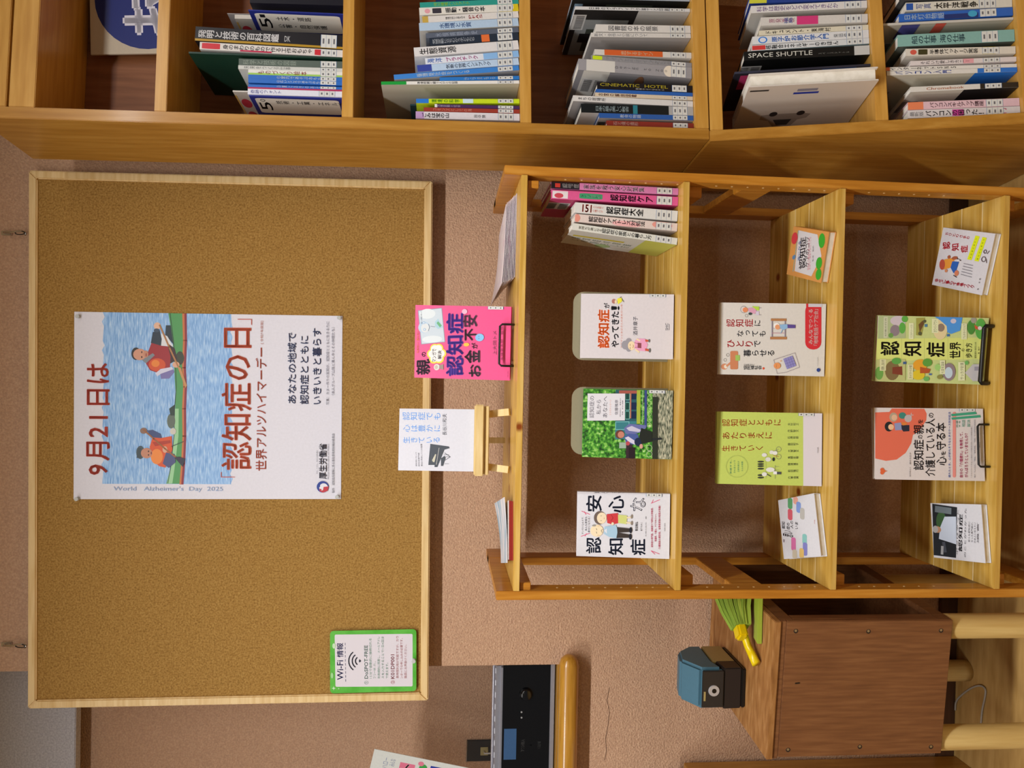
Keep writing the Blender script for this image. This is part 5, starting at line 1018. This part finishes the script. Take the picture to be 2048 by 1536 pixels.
for lab, zs, quad, frame, T, col, fn, ratio in SMALL:
    _, M, W, H, th = face_book(lab, 'small books lying back on the rack', zs, quad, frame, T, col, fn, ratio=ratio, labelz=False)
    thr = math.radians(th)
    # low tilted stand under each book
    yaw = math.atan2(M.col[0][1], M.col[0][0])
    bt = M @ Vector((W/2, T, 0))
    S_ = thing('tilt_stand', 'low black stand under the '+' '.join(lab.split()[:4]), 'book stand', Matrix.Translation((bt.x, bt.y, zs+.0002)) @ Matrix.Rotation(yaw, 4, 'Z'), 'black wire book stands')
    k = MB(); rr = .0016; up_ = H*.62; t_ = lambda d, o: (d*math.sin(thr)+o*math.cos(thr), d*math.cos(thr)-o*math.sin(thr)+.0008)
    def pt(x, d): a_, b_ = t_(d, .0028); return (x, a_, max(b_, rr))
    k.tube([pt(-.02, .012), pt(-.02, up_), pt(.02, up_), pt(.02, .012)], rr, 6); k.build('back_rest', BLACK, S_, smooth=True)
    a_, b_ = t_(up_, .0028)
    k = MB(); k.tube([(-.022, .012, rr), (-.022, a_+.004, rr), (-.0205, a_+.001, b_-rr), (.0205, a_+.001, b_-rr), (.022, a_+.004, rr), (.022, .012, rr)], rr, 6); k.build('foot_frame', BLACK, S_, smooth=True)

# five books standing spine-out at the right end of the upper shelf
FR = Fr(Vector((0, YF, CAMZ)), Vector((1, 0, 0)), Vector((0, 1, 0)), Vector((0, 0, 1)))
gR = 'spine-out books at the right of the upper rack shelf'; sw = SZ[1]-CAMZ
def r1(P): P.rect(0, .78, 1, 1, '#1c1820'); P.rect(.2, .93, .8, .97, '#c83c34'); P.text(.18, .785, .82, .915, '認知症', '#e4e2e4', .03, vert=True)
B(FR, sw, 'pink spined book with a black top block, rightmost of the five', gR, 1103, (363.5, 376), 1365, (376.5, 391), .165, '#d884b8', '家族を救う安心対策集', '#ecd8e4', (.25, .73), .03, extra=r1, v=.03)
def r2(P): P.rect(.1, .87, .9, .99, '#e0d8dc'); P.ell(.4, .94, .28, .035, '#c84858'); P.rrect(.2, .6, .8, .78, .06, '#3c9c6c'); P.text(.32, .61, .68, .77, 'タイプ別対応', '#d4e8dc', .02, vert=True)
B(FR, sw, 'pink book with a green capsule and large black title', gR, 1103, (379, 397.5), 1364, (394, 412), .165, '#dc5c94', '認知症ケア', '#26202c', (.46, .8), .04, extra=r2, v=.03, sprint=lambda Q: (Q.rect(0, 0, 1, 1, '#b8406c'), barcode(Q, .5, .84)))
def r3(P): P.text(.12, .84, .88, .93, '151', '#d8503c', .04, rot=90); P.text(.2, .73, .8, .83, '人の名医と\n介護プロが', '#c86858', 0, vert=True)
B(FR, sw, 'white book with 151 in red and large black title', gR, 1151, (404, 425), 1364, (422, 443), .145, '#dcdcd8', '認知症大全', '#24242a', (.3, .66), .04, extra=r3, v=.03, bands=())
def r4(P): P.ell(.5, .98, .5, .03, '#e09484'); P.ell(.3, .5, .4, .14, '#e8b0b0'); P.ell(.6, .15, .5, .1, '#e0988c')
B(FR, sw, 'pale pink cloudy book with dark title between two white spines', gR, 1151, (427, 443), 1364, (447, 463), .145, '#e0d0c8', '認知症ケアストレス対処法', '#2c2834', (.13, .68), .03, extra=r4, v=.03)
def r5(P): P.text(.25, .72, .75, .94, '気持ちが楽になる', '#a4943c', .01, vert=True)
def s5(Q):
    Q.rect(0, 0, 1, .3, '#c4c860'); Q.rect(.62, .45, .7, .95, '#c8b83c'); Q.rect(0, 0, 1, .0, '#fff') if 0 else None
    Q.text(.3, .35, .55, .95, '認知症の家族\nとの暮らし方', '#70806c', .0, vert=True); Q.ell(.2, .6, .12, .08, '#9cb480')
B(FR, sw, 'white book leaning right with a lime and white cover showing', gR, 1146, (445, 459), 1361, (476.5, 490), .145, '#dcdcd2', '認知症の家族との暮らし方', '#2c2c30', (.28, .75), .02, extra=r5, v=.028, sprint=s5)
flush()

# leaflets on top of the rack
def sheet(name, lab, grp, x0, y0, z0, w_, d_, rot, m, curl=0, cat='leaflet', th=.0009, draw=None, side=-1):
    t = thing(name, lab, cat, Matrix.Translation((x0, y0, z0)) @ Matrix.Rotation(rot, 4, 'Z'), grp)
    bm = bmesh.new(); n = 8; vs = []
    for k_ in (0, 1):
        for i in range(n+1):
            for j in range(3):
                u = i/n; v = j/2; e = (1-u) if side < 0 else u; z = curl*e*e*(.4+.6*v)+k_*th
                vs.append(bm.verts.new((u*w_, v*d_, z)))
    q = lambda k_, i, j: vs[k_*(n+1)*3+i*3+j]
    for i in range(n):
        for j in range(2):
            bm.faces.new((q(1, i, j), q(1, i+1, j), q(1, i+1, j+1), q(1, i, j+1))); bm.faces.new((q(0, i, j), q(0, i, j+1), q(0, i+1, j+1), q(0, i+1, j)))
        bm.faces.new((q(0, i, 0), q(0, i+1, 0), q(1, i+1, 0), q(1, i, 0))); bm.faces.new((q(0, i, 2), q(1, i, 2), q(1, i+1, 2), q(0, i+1, 2)))
    for j in range(2):
        bm.faces.new((q(0, 0, j), q(1, 0, j), q(1, 0, j+1), q(0, 0, j+1))); bm.faces.new((q(0, n, j), q(0, n, j+1), q(1, n, j+1), q(1, n, j)))
    k = MB(); k.bm.free(); k.bm = bm; k.build('folded_sheet', m, t)
    return t
LF = noisemat('leaflet_paper', [(.45, '#d8ccd2'), (.55, '#e6dede'), (.75, '#d4b8c4')], nscale=22, rough=.4)
a = at_z(1031, 555, SZ[0]); b = at_z(1028, 404, SZ[0])
for i in range(9):
    sheet('leaflet', ['bottom', 'second lowest', 'third lowest', 'fourth lowest', 'middle', 'fourth highest', 'third highest', 'second highest', 'topmost'][i]+' white folded leaflet in the fanned pile on top of rack', 'fanned leaflets on top of the rack',
          a.x+random.uniform(-.001, .001)-.0012*i, a.y+.004+.0016*i, SZ[0]+.0006+.0022*i, (b.x-a.x), .20, math.radians(-2+1.3*i), LF, curl=.0021*i+.001)
a = at_z(1027, 1122, SZ[0]); b = at_z(1024, 1010, SZ[0])
t = thing('booklet_stack', 'red edged booklet pile under the curled leaflet, left on top of the rack', 'booklets', Matrix.Translation((a.x, a.y+.004, SZ[0]+.0003)) @ Matrix.Rotation(math.radians(14), 4, 'Z'))
rw = .112
for i in range(4): boxo('booklet', (.0005*i, 0, .0026*i), (rw+.0005*i, .15, .0026*i+.0024), plain('booklet_red', '#a4322c', .4) if i < 3 else plain('booklet_white', '#e0dcdc', .4), t, .0004)
tl = sheet('leaflet', 'white and pale blue leaflet curling up on the red edged booklets', None, a.x-.004, a.y+.002, SZ[0]+.0112, rw+.012, .158, math.radians(14), noisemat('blue_leaflet', [(.42, '#8cb4c8'), (.5, '#dcdde2'), (.7, '#e6e2e2')], scale=(1, 4, 1), nscale=9, rough=.35), curl=.014, side=1)

# ------------------------------------------------------------------ wooden box on thick legs
yb = 1.452; fr_t = at_y(1551, 1244, yb)
by = math.radians(-5.3)
bxv = Vector((math.cos(by), math.sin(by), 0)); byv = Vector((-math.sin(by), math.cos(by), 0))
FB = Fr(fr_t, bxv, byv, Vector((0, 0, 1)))
bwid = -FB.uw(1535, 1520)[0]; bh = -(FB.uw(1907, 1242)[1]+FB.uw(1886, 1508)[1])/2; bdp = .352
MB_ = mat4(fr_t-bxv*bwid-Vector((0, 0, bh)), bxv, byv, Vector((0, 0, 1)))
wbx = thing('wooden_box', 'brown plywood box standing on thick pale legs left of the rack', 'box', MB_)
bt_ = .013
boxo('top_board', (0, .0005, bh-bt_), (bwid, bdp, bh), BOXT, wbx, .0012)
boxo('side_board', (0, .012, .0), (bt_, bdp, bh-bt_), BOXW, wbx, .001)
# right side is a frame around an opening
for nm, a_, b_ in (('side_rail', (bwid-bt_, .012, bh-bt_-.028), (bwid, bdp, bh-bt_)), ('side_rail', (bwid-bt_, .012, 0), (bwid, bdp, .028)), ('side_stile', (bwid-bt_, .012, .028), (bwid, .034, bh-bt_-.028)), ('side_stile', (bwid-bt_, bdp-.028, .028), (bwid, bdp, bh-bt_-.028))):
    boxo(nm, a_, b_, BOXW, wbx, .001)
boxo('base_board', (bt_, .012, 0), (bwid-bt_, bdp, .01), BOXW, wbx); boxo('back_board', (bt_, bdp-.006, .01), (bwid-bt_, bdp, bh-bt_), BOXW, wbx)
boxo('front_panel', (.003, .003, 0), (bwid, .012, bh-bt_-.012), BOXW, wbx, .0015)
boxo('front_rail', (0, .0045, bh-bt_-.012), (bwid, .012, bh-bt_), BOXW, wbx, .0008)
for px, py in ((728, 238), (1148, 240), (1568, 235), (683, 925), (1098, 907), (1510, 908)):
    u, w_ = FB.uw(1340+px/2.893, 1180+py/2.893, .003)
    k = MB(); k.tube([(u+bwid, .0034, w_+bh), (u+bwid, .0026, w_+bh)], .0046, 14); k.build('screw_hole', plain('hole_dark', '#2c1c10', .8), wbx); k = MB(); k.tube([(u+bwid+.0012, .0030, w_+bh+.0004), (u+bwid+.0012, .0022, w_+bh+.0004)], .0027, 12); k.build('screw', plain('screw_metal', '#a89c84', .35, .8), wbx)
u, w_ = FB.uw(1340+735/2.893, 1180+540/2.893, .003); k = MB(); k.tube([(u+bwid, .0030, w_+bh+.004), (u+bwid+.001, .0027, w_+bh-.005)], .0014, 6); k.build('dark_mark', BLACK, wbx)
for i, (cx, cy) in enumerate(((None, .035), (None, .035), (.030, bdp-.05), (bwid-.04, bdp-.05))):
    if i == 0: cx = bwid+FB.uw(2000, 1251, .035)[0]
    if i == 1: cx = bwid+FB.uw(2000, 1472, .035)[0]
    k = MB(); zf = -MB_.translation.z
    k.tube([(cx, cy, -.0005), (cx, cy, -.012), (cx, cy, -.03), (cx, cy, zf+.02), (cx, cy, zf+.001)], .0255, 24)
    k.build('leg', LEGW, wbx, smooth=True)
ztop = fr_t.z
# electric pencil sharpener on the box
a = at_z(1492, 1419, ztop); b = at_z(1493, 1336, ztop); sw_ = (b-a).length; sd = .135
tp = at_y(1400, 1380, a.y+.006).z-ztop
shp = thing('pencil_sharpener', 'blue grey electric pencil sharpener with cream band on the wooden box', 'pencil sharpener', Matrix.Translation((a.x, a.y, ztop+.0006)) @ Matrix.Rotation(math.atan2(b.y-a.y, b.x-a.x)-.05, 4, 'Z'))
DK = plain('dark_brown_plastic', '#2a2320', .35); CRM = plain('cream_plastic', '#a8935c', .45); BLU = plain('blue_grey_plastic', '#486f80', .45)
h1 = tp*.42; h2 = tp*.98
k = MB(); k.box((.002, .004, 0), (sw_-.002, sd-.004, .009)); k.build('rubber_foot', BLACK, shp, .002)
k = MB(); k.prismx([(.006, .009), (.045, .009), (.045, h1+.012), (.004, h1+.006)], .0, sw_); k.build('lower_body', DK, shp, .002)
k = MB(); k.prismx([(.045, .009), (sd, .009), (sd, h1+.014), (.045, h1+.018)], .001, sw_-.001); k.build('cream_band', CRM, shp, .002)
# hood with sloping top
k = MB(); prof = [(.006, h1+.007), (.006, h2), (.055, h2+.032), (.105, h2+.022), (sd, h1+.045), (sd, h1+.014), (.045, h1+.018)]
k.prismx(prof, 0, sw_); k.build('hood', BLU, shp, .006)
k = MB(); k.box((.005, .001, h1+.008), (sw_-.005, .0065, h2-.002)); k.build('front_plate', plain('brushed_black', '#3a3634', .3, .4), shp, .001)
k = MB(); cz = (h1+h2)/2+.001; k.tube([(sw_*.47, .0015, cz), (sw_*.47, -.001, cz)], .0125, 20, .0115); ring = k.build('chrome_ring', plain('silver_ring', '#d6d6da', .35, .55), shp, smooth=False)
k = MB(); k.tube([(sw_*.47, -.0008, cz), (sw_*.47, -.0014, cz)], .005, 16); k.build('pencil_hole', BLACK, shp)
k = MB(); k.box((.02, -.0002, h2-.009), (.04, .0012, h2-.005)); k.build('switch', CRM, shp)
# yellow handled brush with green bristles
p0 = at_z(1512, 1328, ztop+.012); p1 = at_z(1493, 1290, ztop+.02); p2 = at_z(1482, 1262, ztop+.036); p3 = at_z(1478, 1240, ztop+.05)
br = thing('hand_brush', 'hand brush with yellow handle and green bristles on the wooden box', 'brush', Matrix.Translation((0, 0, 0)))
YEL = plain('yellow_plastic', '#e8c808', .3, spec=.5); GRN = plain('green_bristle', '#a3b544', .55); GRN2 = plain('green_bristle_dark', '#8ba63a', .6)
k = MB(); k.tube([p0, p0.lerp(p1, .5), p1, p2], .0105, 12, .0085)
for v in k.bm.verts: v.co.z = ztop+.001+(v.co.z-ztop)*.85
k.build('handle', YEL, br, smooth=True)
hd = p2; dirx = (at_z(1470, 1190, ztop+.03)-p2).normalized()
k = MB(); Mh = mat4(Vector((hd.x-.004, hd.y, ztop+.032)), Vector((dirx.x, dirx.y, 0)).normalized(), Vector((-dirx.y, dirx.x, 0)).normalized(), Vector((0, 0, 1)))
k.box((-.012, -.016, -.006), (.028, .016, .014), Mh); k.build('brush_block', YEL, br, .004)
random.seed(3)
for nm, m_, cnt, c0_, c1_ in (('bristles', GRN, 300, -.006, -.012), ('bristles', GRN2, 300, .008, .010)):
    k = MB()
    for i in range(cnt):
        sy = random.uniform(-1, 1); sz = random.uniform(-1, 1)
        s0 = Mh @ Vector((.012, sy*.018, c0_+sz*.009)); L2 = random.uniform(.07, .088); s1 = Mh @ Vector((.012+L2, sy*.034, c1_+sz*.022))
        s1.z = max(s1.z, ztop+.003); k.tube([s0, s0.lerp(s1, .5)+Vector((0, 0, .003)), s1], .0013, 4, .0021)
    o = k.build(nm, m_, br); o['kind'] = 'stuff'
k = MB(); k.prismx([(-.03, ztop+.0015), (.05, ztop+.0015), (.05, ztop+.004), (-.03, ztop+.012)], 0, .12)
for v in k.bm.verts: v.co = Vector((hd.x-.018, hd.y-.0, 0))+Vector((v.co.x, v.co.y*.5-.012, v.co.z))
k.build('bristle_cover', plain('lime_plastic', '#a4b83c', .35, spec=.5), br, .001)
# power cord lying on the floor under the box
k = MB(); cp = [(1962, 1446), (1964, 1420), (1970, 1395), (1972, 1378), (1962, 1370), (1945, 1374), (1925, 1388), (1908, 1400), (1895, 1410)]
pts = [at_z(px, py, .003) for px, py in cp]; pts = [Vector((p.x, min(p.y, WY-.016), .003)) for p in pts]
for _ in range(3): pts = [pts[0]]+[p for a_, b_ in zip(pts, pts[1:]) for p in (a_.lerp(b_, .25), a_.lerp(b_, .75))]+[pts[-1]]
k.tube(pts, .0022, 8); tag(k.build('power_cord', plain('grey_cord', '#b4aea0', .5), smooth=True), 'thin grey power cord lying on the floor under the wooden box', 'cord')

# cabinet at the far left with a small white card box on it
cxr = at_y(1450, 1527, 1.80).x; cz_t = at_y(1370, 1530, 1.80).z
cab = thing('side_cabinet', 'orange brown cabinet at the far left beside the wooden box', 'cabinet', Matrix.Translation((cxr, 1.42, 0)))
boxo('side_board', (-.018, 0, 0), (0, .39, cz_t), BCW, cab, .0015); boxo('side_board', (-.5, 0, 0), (-.482, .39, cz_t), BCW, cab, .0015)
boxo('top_board', (-.482, 0, cz_t-.018), (-.018, .39, cz_t), BCW, cab, .0015); boxo('back_board', (-.482, .382, .02), (-.018, .39, cz_t-.018), BCW, cab)
boxo('shelf', (-.482, .004, .30), (-.018, .382, .318), BCW, cab); boxo('shelf', (-.482, .004, .03), (-.018, .382, .048), BCW, cab)
a = at_y(1343, 1529, 1.74)
wc = thing('paper_box', 'small white paper box on the far left cabinet', 'box', Matrix.Translation((cxr-.10, 1.66, cz_t+.0005)))
boxo('carton', (0, 0, 0), (.09, .12, max(a.z-cz_t, .01)), plain('white_card', '#c8c8c4', .6), wc, .001); boxo('lid', (-.001, -.001, max(a.z-cz_t, .01)-.0), (.091, .121, max(a.z-cz_t, .01)+.002), plain('white_card', '#c8c8c4', .6), wc, .0005)

# ------------------------------------------------------------------ radio in the recess
ry = WY+.025; rz0 = sill_t+.0008; rz1 = at_y(1000, 1420, ry).z; xr_ = xo+.022
SIL = plain('silver_plastic', '#a8a6ac', .3, .5); GLB = plain('gloss_black', '#0c0c0e', .12, spec=.6)
rd = thing('cd_radio', 'silver and black CD radio on the sill of the wall recess', 'radio', Matrix.Translation((xo-.005, ry, rz0)))
rh = rz1-rz0; rwid = .36; rdp = .17
k = MB(); k.box((-rwid, .003, 0), (0, rdp, rh+.010)); k.build('case', SIL, rd, .012)
k = MB(); k.box((-rwid+.004, -.001, .012), (-.004, .0045, rh-.006)); k.build('front_panel', GLB, rd, .0015)
k = MB(); k.box((-rwid+.002, -.003, .002), (-.002, .004, .0125)); k.build('bottom_strip', SIL, rd, .001)
def rloc(px, py, y=ry-.001): v = at_y(px, py, y); return v.x-(xo-.005), v.z-rz0
x0, z1 = rloc(1007, 1519); x1, z0 = rloc(1033, 1457)
boxo('display', (x0, -.0022, z0), (x1, -.0008, z1), plain('display_blue', '#3c5c84', .2), rd)
P = Print(rwid, rh)
def rt(px0, py0, px1, py1, txt):
    a0, b1 = rloc(px0, py1); a1, b0 = rloc(px1, py0); P.text((a0+rwid)/rwid, b0/rh, (a1+rwid)/rwid, b1/rh, txt, '#b8b8b8', .01)
rt(1042, 1479, 1049, 1503, 'TOSHIBA'); rt(1075, 1483, 1081, 1498, 'VOLUME'); rt(1059, 1489, 1063, 1492, '▲')
P.build('panel_print', rd, Matrix.Translation((-rwid, -.0012, 0)))
kx, kz = rloc(1052, 1388)
k = MB(); k.tube([(kx, -.001, kz), (kx, -.006, kz), (kx, -.010, kz), (kx, -.0115, kz)], .0165, 24, .011); k.build('volume_knob', GLB, rd, smooth=True)
for py in (1424, 1435):
    a_, b_ = rloc(1043, py); k = MB(); k.tube([(a_, -.001, b_), (a_, -.0022, b_)], .0022, 10); k.build('indicator', plain('indicator_grey', '#9a9a9a', .4), rd)
for i in range(9):
    boxo('button', (-.02-.03*i-.014, .022, rh+.0095), (-.02-.03*i, .028, rh+.0115), plain('pale_button', '#d8d8dc', .4), rd, .0006)
k = MB(); k.tube([(-rwid+.02, .06, rh+.010), (-rwid+.03, .06, rh+.013), (-.03, .06, rh+.013), (-.02, .06, rh+.010)], .0035, 8); k.build('handle', SIL, rd, smooth=True)
# wall plate with socket on the back of the recess
py_ = WY+AD; a = at_y(933, 1479, py_); b = at_y(985, 1520, py_)
wp = thing('socket_plate', 'dark grey wall socket plate on the recess wall behind the radio', 'wall socket', Matrix.Translation((b.x, py_, b.z)))
pw_, ph_ = a.x-b.x, a.z-b.z
boxo('plate', (0, -.006, 0), (pw_, 0, ph_), plain('plate_grey', '#4c4a48', .35, .3), wp, .0015)
a2 = at_y(961, 1494, py_-.006); b2 = at_y(976, 1510, py_-.006)
boxo('socket', (b2.x-b.x, -.0085, b2.z-b.z), (a2.x-b.x, -.006, a2.z-b.z), plain('socket_cream', '#b8ac7c', .4), wp, .0008)
boxo('trim_strip', (0, -.007, ph_-.002), (pw_, -.0005, ph_), CHROME, wp)
k = MB(); c0 = Vector(((a2.x+b2.x)/2-b.x, -.0085, (a2.z+b2.z)/2-b.z)); k.tube([c0, c0+Vector((0, -.012, 0)), c0+Vector((.002, -.016, -.012)), c0+Vector((.004, -.014, -.06))], .0022, 8); k.build('plug_cord', plain('white_cord', '#d8d6d0', .5), wp, smooth=True)
# leaning card on the radio
cy_r = ry+.06; a = at_y(749, 1498, cy_r); b = at_y(932, 1535, cy_r+.0)
ang = math.atan2((a-b).x, (a-b).z)
L_ = (a.z-(rz1+.020))/math.cos(ang)
ac = thing('advert_card', 'white and blue card with green emblem leaning on the radio', 'card', Matrix.Translation((a.x, cy_r, a.z)) @ Matrix.Rotation(ang, 4, 'Y'))
boxo('card', (-.19, 0, -L_), (0, .0012, 0), plain('card_pale', '#d6dad4', .5), ac)
P = Print(.19, L_)
P.rect(0, 0, .93, .50, '#2c3c9c') ; P.rect(.80, .63, .90, .76, '#d8708c'); P.text(.81, .64, .89, .75, 'ト', '#f0e4e8', .02); P.ell(.88, .56, .05, .035, '#3c9c48'); P.ell(.93, .585, .03, .025, '#d87890'); P.text(.78, .86, .92, .90, 'ハロー', '#8c94b0'); P.text(.70, .80, .92, .85, '使える みんな', '#8c94b0')
P.build('print', ac, Matrix.Translation((-.19, 0, -L_)))
boxo('prop', (-.10, .0012, -L_), (-.07, .03, -L_*.5), plain('card_pale', '#d6dad4', .5), ac)
